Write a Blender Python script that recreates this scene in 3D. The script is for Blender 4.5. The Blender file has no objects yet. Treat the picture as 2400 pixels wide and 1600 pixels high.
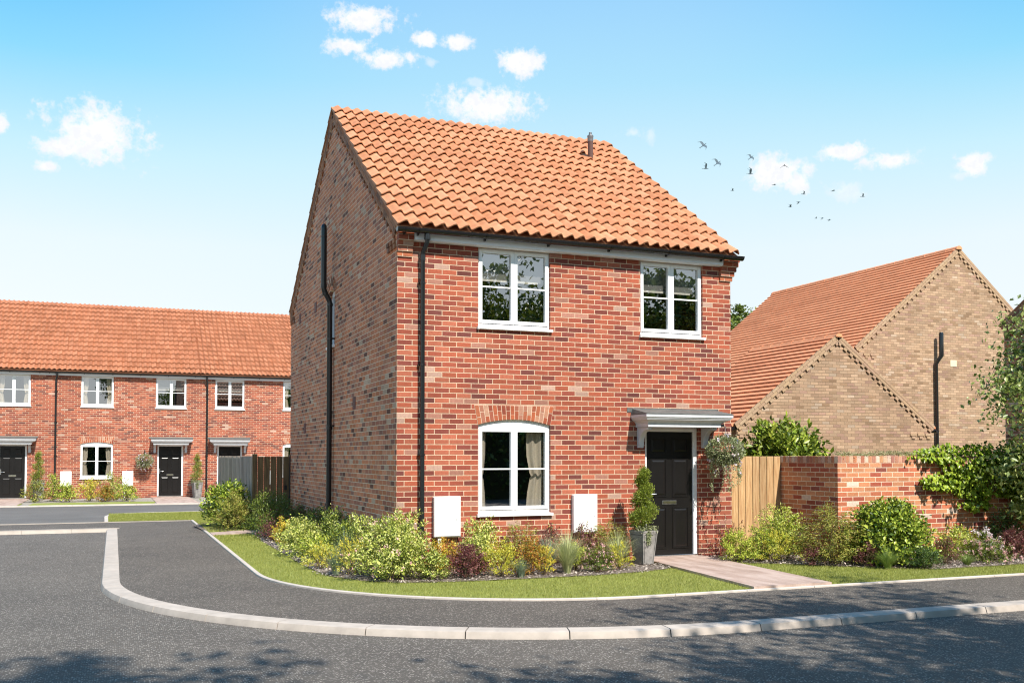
import bpy, bmesh, math, random
import numpy as np
from mathutils import Vector
PI = math.pi
sc = bpy.context.scene
COL = sc.collection
rnd = random.Random(7)

# ------------------------------------------------------------------ helpers
def tag(o, label=None, cat=None, group=None, kind=None):
    if label: o['label'] = label
    if cat: o['category'] = cat
    if group: o['group'] = group
    if kind: o['kind'] = kind
    return o

def empty(name, loc=(0, 0, 0), rz=0.0):
    o = bpy.data.objects.new(name, None)
    o.empty_display_size = .2
    COL.objects.link(o); o.location = loc; o.rotation_euler = (0, 0, rz)
    return o

class MB:
    """collects geometry, builds ONE mesh object; M mirrors x -> M - x"""
    def __init__(s, M=None):
        s.V = []; s.F = []; s.M = M
    def add(s, vs, fs):
        b = len(s.V)
        if s.M is not None:
            vs = [(s.M - v[0], v[1], v[2]) for v in vs]
            fs = [tuple(reversed(f)) for f in fs]
        s.V.extend([tuple(v) for v in vs]); s.F.extend([tuple(i + b for i in f) for f in fs])
        return s
    def box(s, x0, x1, y0, y1, z0, z1):
        return s.add([(x0, y0, z0), (x1, y0, z0), (x1, y1, z0), (x0, y1, z0), (x0, y0, z1), (x1, y0, z1), (x1, y1, z1), (x0, y1, z1)],
                     [(3, 2, 1, 0), (4, 5, 6, 7), (0, 1, 5, 4), (1, 2, 6, 5), (2, 3, 7, 6), (3, 0, 4, 7)])
    def obox(s, c, ax, hs):
        c = Vector(c); a, b, d = [Vector(v) * h for v, h in zip(ax, hs)]
        vs = []
        for sz in (-1, 1):
            for sx, sy in ((-1, -1), (1, -1), (1, 1), (-1, 1)):
                vs.append(tuple(c + a * sx + b * sy + d * sz))
        return s.add(vs, [(3, 2, 1, 0), (4, 5, 6, 7), (0, 1, 5, 4), (1, 2, 6, 5), (2, 3, 7, 6), (3, 0, 4, 7)])
    def poly(s, pts):
        return s.add(pts, [tuple(range(len(pts)))])
    def prism(s, pts, axis, a, b):
        n = len(pts)
        def P(p, t):
            return {'x': (t, p[0], p[1]), 'y': (p[0], t, p[1]), 'z': (p[0], p[1], t)}[axis]
        vs = [P(p, a) for p in pts] + [P(p, b) for p in pts]
        fs = [tuple(range(n)), tuple(range(2 * n - 1, n - 1, -1))] + [(i, i + n, (i + 1) % n + n, (i + 1) % n) for i in range(n)]
        return s.add(vs, fs)
    def tube(s, pts, r, n=10, cap=True):
        pts = [Vector(p) for p in pts]
        rs = r if isinstance(r, (list, tuple)) else [r] * len(pts)
        up = None; vs = []; fs = []
        for i, p in enumerate(pts):
            t = (pts[min(i + 1, len(pts) - 1)] - pts[max(i - 1, 0)])
            t = t.normalized() if t.length > 1e-9 else Vector((0, 0, 1))
            if up is None:
                up = Vector((1, 0, 0)) if abs(t.x) < .8 else Vector((0, 1, 0))
            up = (up - t * up.dot(t))
            up = up.normalized() if up.length > 1e-6 else t.orthogonal().normalized()
            w = t.cross(up)
            for k in range(n):
                a = 2 * PI * k / n
                vs.append(tuple(p + (up * math.cos(a) + w * math.sin(a)) * rs[i]))
        for i in range(len(pts) - 1):
            for k in range(n):
                fs.append((i * n + k, i * n + (k + 1) % n, (i + 1) * n + (k + 1) % n, (i + 1) * n + k))
        if cap:
            fs.append(tuple(range(n - 1, -1, -1))); fs.append(tuple(range((len(pts) - 1) * n, len(pts) * n)))
        return s.add(vs, fs)
    def loft(s, loops, cap=True):
        n = len(loops[0]); vs = [p for l in loops for p in l]; fs = []
        for i in range(len(loops) - 1):
            for k in range(n):
                fs.append((i * n + k, i * n + (k + 1) % n, (i + 1) * n + (k + 1) % n, (i + 1) * n + k))
        if cap:
            fs.append(tuple(range(n - 1, -1, -1))); fs.append(tuple(range((len(loops) - 1) * n, len(loops) * n)))
        return s.add(vs, fs)
    def build(s, name, mat, parent=None, bevel=0, smooth=False, angle=35):
        me = bpy.data.meshes.new(name)
        me.from_pydata(s.V, [], s.F)
        if bevel:
            bm = bmesh.new(); bm.from_mesh(me)
            bmesh.ops.recalc_face_normals(bm, faces=bm.faces)
            es = [e for e in bm.edges if len(e.link_faces) == 2 and e.calc_face_angle(0) > .5]
            bmesh.ops.bevel(bm, geom=es, offset=bevel, segments=1, profile=.5, affect='EDGES', clamp_overlap=True)
            bm.to_mesh(me); bm.free()
        if smooth:
            me.shade_smooth()
            me.set_sharp_from_angle(angle=math.radians(angle))
        me.materials.append(mat)
        me.update()
        o = bpy.data.objects.new(name, me); COL.objects.link(o)
        if parent is not None: o.parent = parent
        return o

def np_mesh(name, V, F, mat, parent=None, tri=True):
    """V (n,3) array, F (m,k) int array"""
    me = bpy.data.meshes.new(name)
    V = np.asarray(V, dtype=np.float32); F = np.asarray(F, dtype=np.int32)
    me.vertices.add(len(V)); me.vertices.foreach_set('co', V.ravel())
    k = F.shape[1]
    me.loops.add(F.size); me.loops.foreach_set('vertex_index', F.ravel())
    me.polygons.add(len(F))
    me.polygons.foreach_set('loop_start', np.arange(0, F.size, k, dtype=np.int32))
    me.update(calc_edges=True)
    me.materials.append(mat)
    o = bpy.data.objects.new(name, me); COL.objects.link(o)
    if parent is not None: o.parent = parent
    return o

# ------------------------------------------------------------------ materials
def new_mat(name):
    m = bpy.data.materials.new(name); m.use_nodes = True
    nt = m.node_tree; nt.nodes.clear()
    out = nt.nodes.new('ShaderNodeOutputMaterial')
    b = nt.nodes.new('ShaderNodeBsdfPrincipled')
    nt.links.new(b.outputs[0], out.inputs[0])
    return m, nt, b, out

class NT:
    def __init__(s, nt): s.nt = nt
    def n(s, t, **kw):
        x = s.nt.nodes.new(t)
        for k, v in kw.items(): setattr(x, k, v)
        return x
    def put(s, sock, v):
        if isinstance(v, bpy.types.NodeSocket): s.nt.links.new(v, sock)
        elif v is not None: sock.default_value = v
    def m(s, op, a, b=None, c=None, clamp=False):
        x = s.n('ShaderNodeMath', operation=op, use_clamp=clamp)
        s.put(x.inputs[0], a); s.put(x.inputs[1], b); s.put(x.inputs[2], c)
        return x.outputs[0]
    def vm(s, op, a, b=None):
        x = s.n('ShaderNodeVectorMath', operation=op)
        s.put(x.inputs[0], a); s.put(x.inputs[1], b)
        return x
    def mixc(s, f, a, b, mode='MIX'):
        x = s.n('ShaderNodeMix', data_type='RGBA', blend_type=mode)
        s.put(x.inputs[0], f); s.put(x.inputs[6], a); s.put(x.inputs[7], b)
        return x.outputs[2]
    def mixf(s, f, a, b):
        x = s.n('ShaderNodeMix', data_type='FLOAT')
        s.put(x.inputs[0], f); s.put(x.inputs[2], a); s.put(x.inputs[3], b)
        return x.outputs[0]
    def rng(s, v, a, b, c=0., d=1., smooth=False):
        x = s.n('ShaderNodeMapRange', interpolation_type='SMOOTHSTEP' if smooth else 'LINEAR')
        s.put(x.inputs[0], v); s.put(x.inputs[1], a); s.put(x.inputs[2], b); s.put(x.inputs[3], c); s.put(x.inputs[4], d)
        return x.outputs[0]
    def ramp(s, v, stops, mode='LINEAR'):
        x = s.n('ShaderNodeValToRGB'); x.color_ramp.interpolation = mode
        e = x.color_ramp.elements
        while len(e) < len(stops): e.new(.5)
        for i, (p, c) in enumerate(stops):
            e[i].position = p; e[i].color = (*c, 1)
        s.put(x.inputs[0], v)
        return x.outputs[0]
    def noise(s, vec, scale, detail=3, rough=.5, dim='3D'):
        x = s.n('ShaderNodeTexNoise', noise_dimensions=dim)
        s.put(x.inputs['Vector'], vec); x.inputs['Scale'].default_value = scale
        x.inputs['Detail'].default_value = detail; x.inputs['Roughness'].default_value = rough
        return x.outputs[0]
    def comb(s, x, y, z=0.):
        c = s.n('ShaderNodeCombineXYZ'); s.put(c.inputs[0], x); s.put(c.inputs[1], y); s.put(c.inputs[2], z)
        return c.outputs[0]
    def bump(s, h, dist, strength=1.):
        x = s.n('ShaderNodeBump'); x.inputs['Strength'].default_value = strength; x.inputs['Distance'].default_value = dist
        s.put(x.inputs['Height'], h)
        return x.outputs[0]
    def pos(s):
        return s.n('ShaderNodeNewGeometry').outputs['Position']

def c3(c): return (c[0], c[1], c[2], 1)

def simple(name, col, rough=.6, metal=0., var=.0, vscale=4., bump=0., bscale=80., spec=.5, cols=None, coat=0.):
    m, nt, b, out = new_mat(name); N = NT(nt)
    g = N.n('ShaderNodeNewGeometry')
    base = None
    if cols:
        base = N.ramp(g.outputs['Random Per Island'], [(i / max(1, len(cols) - 1), c) for i, c in enumerate(cols)])
    if var:
        nz = N.noise(g.outputs['Position'], vscale, 5, .6)
        f = N.m('MULTIPLY', N.rng(nz, .3, .7, 1 - var, 1 + var), N.rng(N.noise(g.outputs['Position'], .8, 3, .6), .3, .7, .92, 1.07))
        base = N.mixc(1., base if base else c3(col), N.comb(f, f, f), 'MULTIPLY')
    N.put(b.inputs['Base Color'], base if base else c3(col))
    b.inputs['Roughness'].default_value = rough; b.inputs['Metallic'].default_value = metal
    b.inputs['Specular IOR Level'].default_value = spec
    if coat: b.inputs['Coat Weight'].default_value = coat
    if bump:
        N.put(b.inputs['Normal'], N.bump(N.noise(g.outputs['Position'], bscale, 4, .6), bump))
    return m

def brick_mat(name, stops, mortar, z0=.0, L=.225, Hc=.075, dark=.0, jw=.0052, offset=0.):
    m, nt, b, out = new_mat(name); N = NT(nt)
    g = N.n('ShaderNodeNewGeometry')
    sp = N.n('ShaderNodeSeparateXYZ'); nt.links.new(g.outputs['Position'], sp.inputs[0])
    sn = N.n('ShaderNodeSeparateXYZ'); nt.links.new(g.outputs['True Normal'], sn.inputs[0])
    side = N.m('GREATER_THAN', N.m('ABSOLUTE', sn.outputs[0]), N.m('ABSOLUTE', sn.outputs[1]))
    u = N.mixf(side, sp.outputs[0], sp.outputs[1])
    if offset: u = N.m('ADD', u, offset)
    v = N.m('DIVIDE', N.m('SUBTRACT', sp.outputs[2], z0), Hc)
    row = N.m('FLOOR', v)
    sh = N.m('FRACT', N.m('MULTIPLY', row, .5))
    uu = N.m('ADD', N.m('DIVIDE', u, L), sh)
    col = N.m('FLOOR', uu); fu = N.m('FRACT', uu); fv = N.m('FRACT', v)
    wob = N.m('MULTIPLY', N.m('SUBTRACT', N.noise(g.outputs['Position'], 55, 2), .5), .004)
    du = N.m('MULTIPLY', N.m('MINIMUM', fu, N.m('SUBTRACT', 1., fu)), L)
    dv = N.m('MULTIPLY', N.m('MINIMUM', fv, N.m('SUBTRACT', 1., fv)), Hc)
    d = N.m('ADD', N.m('MINIMUM', du, dv), wob)
    mask = N.rng(d, jw - .0012, jw + .0012, 0, 1, True)
    w = N.n('ShaderNodeTexWhiteNoise', noise_dimensions='3D')
    nt.links.new(N.comb(col, row, side), w.inputs['Vector'])
    bc = N.ramp(w.outputs['Value'], stops, 'CONSTANT')
    w2 = N.n('ShaderNodeTexWhiteNoise', noise_dimensions='3D')
    nt.links.new(N.comb(row, col, N.m('ADD', side, 7.3)), w2.inputs['Vector'])
    k = N.rng(w2.outputs['Value'], 0, 1, .82, 1.16)
    nz = N.noise(g.outputs['Position'], 30, 5, .65)
    big = N.noise(g.outputs['Position'], .7, 3, .5)
    k = N.m('MULTIPLY', k, N.rng(nz, .3, .7, .84, 1.14))
    k2 = N.rng(big, .3, .7, .89, 1.09)
    damp = N.rng(N.m('ADD', sp.outputs[2], N.m('MULTIPLY', N.m('SUBTRACT', N.noise(g.outputs['Position'], 2.2, 4), .5), .8)), .0, .45, .84, 1., True)
    k2 = N.m('MULTIPLY', k2, damp)
    k = N.m('MULTIPLY', k, k2)
    bc = N.mixc(1., bc, N.comb(k, k, k), 'MULTIPLY')
    mk = N.m('MULTIPLY', N.rng(nz, .3, .7, .85, 1.1), k2)
    mc = N.mixc(1., c3(mortar), N.comb(mk, mk, mk), 'MULTIPLY')
    N.put(b.inputs['Base Color'], N.mixc(mask, mc, bc))
    b.inputs['Roughness'].default_value = .85; b.inputs['Specular IOR Level'].default_value = .25
    hgt = N.m('ADD', mask, N.m('MULTIPLY', nz, .35))
    N.put(b.inputs['Normal'], N.bump(hgt, .004, .8))
    return m

RED = [(0, (.325, .082, .043)), (.22, (.345, .102, .058)), (.42, (.29, .070, .040)), (.60, (.235, .057, .037)), (.76, (.185, .047, .034)), (.88, (.135, .040, .032)), (.93, (.34, .155, .11)), (.975, (.40, .25, .19))]
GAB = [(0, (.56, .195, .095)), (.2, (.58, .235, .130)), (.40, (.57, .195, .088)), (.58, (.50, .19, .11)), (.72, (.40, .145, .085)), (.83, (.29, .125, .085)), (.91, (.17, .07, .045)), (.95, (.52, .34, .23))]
GRD = [(0, (.50, .20, .098)), (.35, (.46, .145, .075)), (.55, (.52, .23, .12)), (.7, (.34, .085, .05)), (.85, (.26, .075, .055)), (.95, (.60, .45, .36))]
BUF = [(0, (.385, .255, .160)), (.3, (.36, .232, .148)), (.5, (.41, .278, .180)), (.68, (.345, .212, .150)), (.82, (.315, .205, .125)), (.9, (.275, .172, .102)), (.96, (.42, .31, .22))]
ZB = .054
m_brick = brick_mat('red_brick', RED, (.60, .44, .30), ZB)
m_gable = brick_mat('brown_shade_toned_brick', GAB, (.78, .62, .43), ZB, jw=.0045)  # browner gable mix, also lifted in place of fill light on the shaded side
m_gwall = brick_mat('garden_brick', GRD, (.78, .65, .48), .006, jw=.0048, offset=.02)
m_buff = brick_mat('buff_brick', BUF, (.22, .15, .09), .0, jw=.0045)
def isl(c, **k): return simple(c[0], (0, 0, 0), .85, cols=c[1], var=.12, vscale=25, bump=.002, spec=.25, **k)
m_brick_i = isl(('red_brick_block', [(.38, .10, .042), (.33, .085, .04), (.21, .048, .028), (.40, .13, .06), (.42, .25, .17), (.28, .06, .03)]))
m_gable_i = isl(('brown_shade_toned_block', [(.42, .17, .08), (.28, .15, .10), (.44, .20, .10), (.18, .09, .055), (.38, .14, .06)]))  # browner copy of the brick blocks, toned for the shaded gable
m_gwall_i = isl(('coping_brick', [(.50, .2, .10), (.36, .15, .11), (.52, .27, .13), (.62, .48, .38), (.45, .15, .08), (.28, .14, .12), (.54, .24, .12)]))
m_buff_i = isl(('buff_brick_block', [(.41, .28, .165), (.38, .255, .155), (.35, .225, .15), (.43, .305, .19)]))
m_mortar = simple('mortar', (.66, .50, .36), .9, var=.1)
m_mortar_b = simple('buff_mortar', (.22, .15, .09), .9)
m_tile = simple('clay_pantile', (0, 0, 0), .7, cols=[(.50, .215, .102), (.55, .258, .135), (.44, .178, .080), (.53, .238, .118)], var=.16, vscale=7, bump=.0015, bscale=60, spec=.3)
m_tile2 = simple('orange_pantile', (0, 0, 0), .7, cols=[(.40, .155, .075), (.46, .19, .098), (.35, .128, .058), (.43, .172, .085)], var=.14, vscale=3, spec=.3)
m_tile3 = simple('red_roof_tile', (0, 0, 0), .7, cols=[(.66, .26, .12), (.70, .29, .14), (.60, .225, .10)], var=.12, vscale=5, spec=.3)
m_white = simple('white_upvc', (.80, .80, .79), .35)
m_fascia = simple('white_fascia', (.80, .83, .88), .4)
m_black = simple('black_plastic', (.012, .012, .013), .22)
m_pipe = simple('dark_pipe', (.014, .016, .017), .2)
m_door = simple('charcoal_door', (.010, .009, .0085), .28, var=.1, spec=.3)
m_steel = simple('steel', (.55, .55, .53), .25, 1.)
m_lead = simple('lead_sheet', (.105, .115, .11), .55, var=.3, vscale=6, bump=.002, bscale=20)
m_canopy = simple('grey_white_moulding', (.52, .52, .53), .5, var=.08, vscale=10)
m_meter = simple('meter_box_white', (.83, .83, .81), .4)
m_flue = simple('brown_flue', (.10, .045, .03), .35)
m_flueT = simple('flue_terminal', (.20, .19, .19), .35, .6)
m_curtain = simple('curtain_linen', (.62, .57, .48), .9)
m_blind = simple('roller_blind', (.20, .21, .22), .9)
m_blindbar = simple('blind_bar', (.8, .79, .75), .6)
m_dark = simple('dark_interior', (.05, .04, .035), .9)
m_airb = simple('air_brick', (.16, .05, .04), .8)
m_paleb = simple('pale_vent', (.62, .55, .38), .7)
m_iron = simple('black_iron', (.01, .01, .01), .45)
m_pot = simple('grey_fibre_pot', (.22, .205, .19), .75, var=.35, vscale=9, bump=.004, bscale=30)
m_basket = simple('coir_basket', (.05, .035, .02), .95)
m_bark = simple('bark', (.14, .10, .065), .9, var=.3, vscale=15, bump=.01, bscale=20)
m_stem = simple('woody_stem', (.13, .09, .05), .85)
m_bird = simple('bird_feather', (.09, .13, .16), .8)

def glass_mat():
    m, nt, b, out = new_mat('window_glass'); N = NT(nt); nt.nodes.remove(b)
    fr = N.n('ShaderNodeLayerWeight'); fr.inputs[0].default_value = .5
    tr = N.n('ShaderNodeBsdfTransparent'); tr.inputs[0].default_value = (.84, .82, .78, 1)
    gl = N.n('ShaderNodeBsdfGlossy'); gl.inputs['Roughness'].default_value = .0; gl.inputs['Color'].default_value = (.95, .97, 1, 1)
    mx = N.n('ShaderNodeMixShader')
    nt.links.new(N.m('ADD', N.m('MULTIPLY', N.m('POWER', fr.outputs['Facing'], 4.), .7), .34, clamp=True), mx.inputs[0])
    nt.links.new(tr.outputs[0], mx.inputs[1]); nt.links.new(gl.outputs[0], mx.inputs[2]); nt.links.new(mx.outputs[0], out.inputs[0])
    return m
m_glass = glass_mat()

def wood_mat(name, a, bcol, dark):
    m, nt, b, out = new_mat(name); N = NT(nt)
    p = N.pos()
    mp = N.n('ShaderNodeMapping'); mp.inputs['Scale'].default_value = (9, 9, .7); nt.links.new(p, mp.inputs[0])
    nz = N.noise(mp.outputs[0], 3.5, 6, .6)
    g = N.n('ShaderNodeNewGeometry')
    c = N.ramp(nz, [(.3, dark), (.48, a), (.7, bcol)])
    k = N.rng(g.outputs['Random Per Island'], 0, 1, .8, 1.15)
    N.put(b.inputs['Base Color'], N.mixc(1., c, N.comb(k, k, k), 'MULTIPLY'))
    b.inputs['Roughness'].default_value = .7
    N.put(b.inputs['Normal'], N.bump(nz, .003))
    return m
m_oak = wood_mat('light_oak_board', (.42, .25, .11), (.55, .36, .18), (.30, .15, .06))
m_brownwood = wood_mat('brown_board', (.17, .10, .038), (.23, .145, .06), (.08, .045, .018))
m_greywood = wood_mat('grey_board', (.36, .285, .23), (.45, .36, .295), (.24, .185, .145))

def asphalt(name, base, spk, patch=.12):
    m, nt, b, out = new_mat(name); N = NT(nt); p = N.pos()
    n1 = N.noise(p, 180, 3, .7)
    n2 = N.noise(p, 1.1, 4, .6)
    v = N.n('ShaderNodeTexVoronoi', voronoi_dimensions='3D'); v.inputs['Scale'].default_value = 54; nt.links.new(p, v.inputs['Vector'])
    sc_ = N.n('ShaderNodeSeparateColor'); nt.links.new(v.outputs['Color'], sc_.inputs[0])
    rare = N.rng(sc_.outputs[0], .45, 1., 0, 1)
    core = N.rng(v.outputs['Distance'], .34, .50, 1, 0)
    m1 = N.m('MULTIPLY', rare, core)
    k = N.m('MULTIPLY', N.rng(n1, .25, .75, .55, 1.45), N.m('MULTIPLY', N.rng(n2, .3, .7, 1 - patch, 1 + patch), N.rng(N.noise(p, .35, 5, .6), .35, .65, .9, 1.1)))
    col = N.mixc(1., c3(base), N.comb(k, k, k), 'MULTIPLY')
    col = N.mixc(N.m('MULTIPLY', m1, .85), col, c3(spk))
    N.put(b.inputs['Base Color'], col)
    b.inputs['Roughness'].default_value = .8
    N.put(b.inputs['Normal'], N.bump(N.m('ADD', n1, m1), .006))
    return m
m_road = asphalt('road_asphalt', (.098, .083, .067), (.56, .50, .43))
m_path = asphalt('footway_asphalt', (.088, .073, .058), (.48, .42, .35), .2)
m_far = asphalt('court_asphalt', (.13, .12, .108), (.2, .19, .17))
m_kerb = simple('concrete_kerb', (.43, .37, .315), .85, var=.13, vscale=6, bump=.002, bscale=150)
m_edge = simple('edging_concrete', (.50, .44, .38), .85, var=.1, vscale=6)
m_joint = simple('kerb_joint', (.03, .026, .022), .9)

def paving():
    m, nt, b, out = new_mat('riven_paving'); N = NT(nt); p = N.pos()
    mp = N.n('ShaderNodeMapping'); mp.inputs['Scale'].default_value = (2.2, .6, 1); mp.inputs['Rotation'].default_value = (0, 0, .15); nt.links.new(p, mp.inputs[0])
    nz = N.noise(mp.outputs[0], 2.2, 6, .62)
    n2 = N.noise(p, 60, 3)
    c = N.ramp(nz, [(.3, (.29, .20, .155)), (.5, (.41, .30, .245)), (.62, (.48, .37, .31)), (.72, (.37, .265, .215))])
    k = N.rng(n2, .3, .7, .92, 1.07)
    N.put(b.inputs['Base Color'], N.mixc(1., c, N.comb(k, k, k), 'MULTIPLY'))
    b.inputs['Roughness'].default_value = .8
    N.put(b.inputs['Normal'], N.bump(n2, .002))
    return m
m_paving = paving()

def lawn_base():
    m, nt, b, out = new_mat('lawn_turf'); N = NT(nt); p = N.pos()
    nz = N.noise(p, 60, 4, .7); n2 = N.noise(p, 1.5, 3)
    c = N.ramp(nz, [(.3, (.12, .14, .02)), (.55, (.27, .30, .05)), (.75, (.44, .46, .13))])
    k = N.rng(n2, .3, .7, .85, 1.1)
    N.put(b.inputs['Base Color'], N.mixc(1., c, N.comb(k, k, k), 'MULTIPLY'))
    b.inputs['Roughness'].default_value = .9
    N.put(b.inputs['Normal'], N.bump(nz, .02))
    return m
m_lawn = lawn_base()
m_soil = simple('slate_mulch_base', (.16, .125, .10), .9, var=.5, vscale=40, bump=.01, bscale=90)
m_chips = simple('slate_chips', (0, 0, 0), .75, cols=[(.20, .16, .14), (.42, .35, .29), (.52, .44, .37), (.30, .25, .22), (.58, .50, .42)])
m_ground = simple('rough_ground', (.13, .14, .06), .95, var=.3, vscale=2)

def leaf_mat(name, cols, trans=.2, rough=.45, spec=.4):
    m, nt, b, out = new_mat(name); N = NT(nt)
    g = N.n('ShaderNodeNewGeometry')
    c = N.ramp(g.outputs['Random Per Island'], [(i / max(1, len(cols) - 1), q) for i, q in enumerate(cols)])
    N.put(b.inputs['Base Color'], c); b.inputs['Roughness'].default_value = rough; b.inputs['Specular IOR Level'].default_value = spec
    t = N.n('ShaderNodeBsdfTranslucent'); N.put(t.inputs[0], c)
    mx = N.n('ShaderNodeMixShader'); mx.inputs[0].default_value = trans
    nt.links.new(b.outputs[0], mx.inputs[1]); nt.links.new(t.outputs[0], mx.inputs[2]); nt.links.new(mx.outputs[0], out.inputs[0])
    return m
L_var = leaf_mat('variegated_leaf', [(.07, .11, .012), (.20, .27, .03), (.52, .56, .10), (.74, .72, .22), (.30, .37, .045), (.82, .78, .36)])
L_lime = leaf_mat('lime_leaf', [(.09, .14, .012), (.26, .34, .03), (.50, .56, .06), (.68, .68, .13), (.34, .42, .035)])
L_yel = leaf_mat('yellow_leaf', [(.62, .55, .06), (.74, .62, .08), (.46, .46, .05), (.70, .50, .04)])
L_ora = leaf_mat('orange_leaf', [(.62, .30, .04), (.46, .17, .025), (.60, .48, .06), (.30, .32, .04), (.55, .14, .025)])
L_org = leaf_mat('red_green_leaf', [(.15, .19, .025), (.46, .12, .025), (.30, .32, .04), (.56, .20, .03), (.18, .22, .03)])
L_bur = leaf_mat('burgundy_leaf', [(.085, .022, .026), (.17, .05, .05), (.26, .10, .085), (.12, .03, .04), (.20, .12, .06)])
L_green = leaf_mat('mid_green_leaf', [(.045, .08, .010), (.12, .17, .022), (.22, .27, .038), (.08, .12, .015)])
L_dark = leaf_mat('dark_green_leaf', [(.03, .065, .015), (.06, .11, .02), (.11, .17, .03), (.045, .08, .02)])
L_nan = leaf_mat('nandina_leaf', [(.10, .14, .02), (.25, .28, .04), (.44, .44, .09), (.30, .20, .045), (.15, .19, .025)])
L_laurel = leaf_mat('laurel_leaf', [(.09, .15, .012), (.26, .36, .035), (.52, .56, .08), (.14, .20, .015), (.38, .46, .055)], rough=.35)
L_top = leaf_mat('cypress_leaf', [(.10, .15, .02), (.20, .26, .03), (.32, .36, .05), (.15, .19, .03)])
L_blade = leaf_mat('pale_grass_blade', [(.30, .36, .13), (.50, .53, .25), (.66, .66, .36), (.24, .30, .12)])
L_gblade = leaf_mat('green_grass_blade', [(.12, .20, .04), (.22, .31, .07), (.34, .42, .12)])
L_bblade = leaf_mat('blue_grass_blade', [(.12, .19, .12), (.22, .29, .18), (.32, .37, .25)])
L_lawn = leaf_mat('lawn_blade', [(.12, .145, .02), (.235, .255, .038), (.36, .37, .085), (.18, .205, .028), (.48, .47, .16)], .25, .55)
L_ivy = leaf_mat('ivy_leaf', [(.05, .09, .008), (.19, .28, .02), (.38, .46, .045), (.24, .35, .025)], .2, .35)
L_tree = leaf_mat('birch_leaf', [(.06, .10, .02), (.24, .31, .06), (.52, .56, .20), (.12, .18, .04)], .3, .35)
L_bask = leaf_mat('basket_leaf', [(.12, .16, .05), (.26, .30, .12), (.45, .46, .28), (.16, .2, .06), (.35, .33, .2)])
F_pink = leaf_mat('pink_petal', [(.72, .38, .36), (.80, .55, .52), (.62, .26, .26)], .2)
F_white = leaf_mat('white_petal', [(.82, .74, .74), (.80, .62, .68), (.85, .82, .80)], .2)
F_lilac = leaf_mat('lilac_petal', [(.62, .52, .75), (.85, .82, .86), (.78, .50, .50)], .2)
# ------------------------------------------------------------------ ground, roads, kerbs
CXA, CYA = 2.1, .4
def ring_pts(r, y_top, x_end, n=40):
    pts = [(CXA - r, y_top), (CXA - r, CYA)]
    for i in range(1, n + 1):
        a = PI + (PI / 2) * i / n
        pts.append((CXA + r * math.cos(a), CYA + r * math.sin(a)))
    pts.append((x_end, CYA - r))
    return pts
def strip(mb, A, B, za, zb):
    vs = [(x, y, za) for x, y in A] + [(x, y, zb) for x, y in B]; n = len(A)
    mb.add(vs, [(i, i + 1, n + i + 1, n + i) for i in range(n - 1)])

g = MB(); g.poly([(-900, -900, -.115), (900, -900, -.115), (900, 900, -.115), (-900, 900, -.115)])
tag(g.build('ground', m_ground), kind='structure')
g = MB(); g.poly([(-70, -60, -.10), (70, -60, -.10), (70, CYA - 5.6, -.10), (-3.8, CYA - 5.6, -.10), (-3.8, 10.7, -.10), (-70, 10.7, -.10)])
g.add([(-3.8, -5.2, -.1), (2.1, -5.2, -.1), (-3.8, .4, -.1)], [(0, 1, 2)])
tag(g.build('road', m_road), kind='structure')

g = MB()
strip(g, ring_pts(5.76, 12.9, 45), ring_pts(3.99, 12.9, 45), -.03, -.03)
g.poly([(-60, 10.52, -.031), (CXA - 5.70, 10.52, -.031), (CXA - 5.70, 12.88, -.031), (-60, 12.88, -.031)])
tag(g.build('pavement', m_path), kind='structure')

# main kerb : separate stones with open joints
def arc_path(r, s):
    """point and outward normal at arc length s measured (at radius 5.97) from the north end of the straight"""
    R0 = 5.97; L1 = 10.55 - CYA; L2 = R0 * PI / 2
    if s < L1: return (CXA - r, 10.55 - s)
    if s < L1 + L2:
        a = PI + (s - L1) / R0
        return (CXA + r * math.cos(a), CYA + r * math.sin(a))
    return (CXA + (s - L1 - L2), CYA - r)
k = MB()
s0 = .0
while s0 < 62:
    a, b = s0 + .006, s0 + .974
    loops = []
    for i in range(7):
        s = a + (b - a) * i / 6
        def P(r, z): x, y = arc_path(r, s); return (x, y, z)
        loops.append([P(5.75, -.16), P(5.75, -.0285), P(5.935, -.0285), P(5.962, -.036), P(5.985, -.105), P(5.985, -.16)])
    k.loft(loops)
    s0 += .98
kerb = k.build('kerb', m_kerb, smooth=True, angle=25); tag(kerb, kind='structure')
k = MB(); A = [arc_path(5.76, s / 4) for s in range(0, 248)]; B = [arc_path(5.955, s / 4) for s in range(0, 248)]
strip(k, A, B, -.034, -.044)
A2 = [arc_path(5.955, s / 4) for s in range(0, 248)]; B2 = [arc_path(5.976, s / 4) for s in range(0, 248)]
strip(k, A2, B2, -.044, -.12)
tag(k.build('kerb_joint', m_joint), kind='structure')

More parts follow.
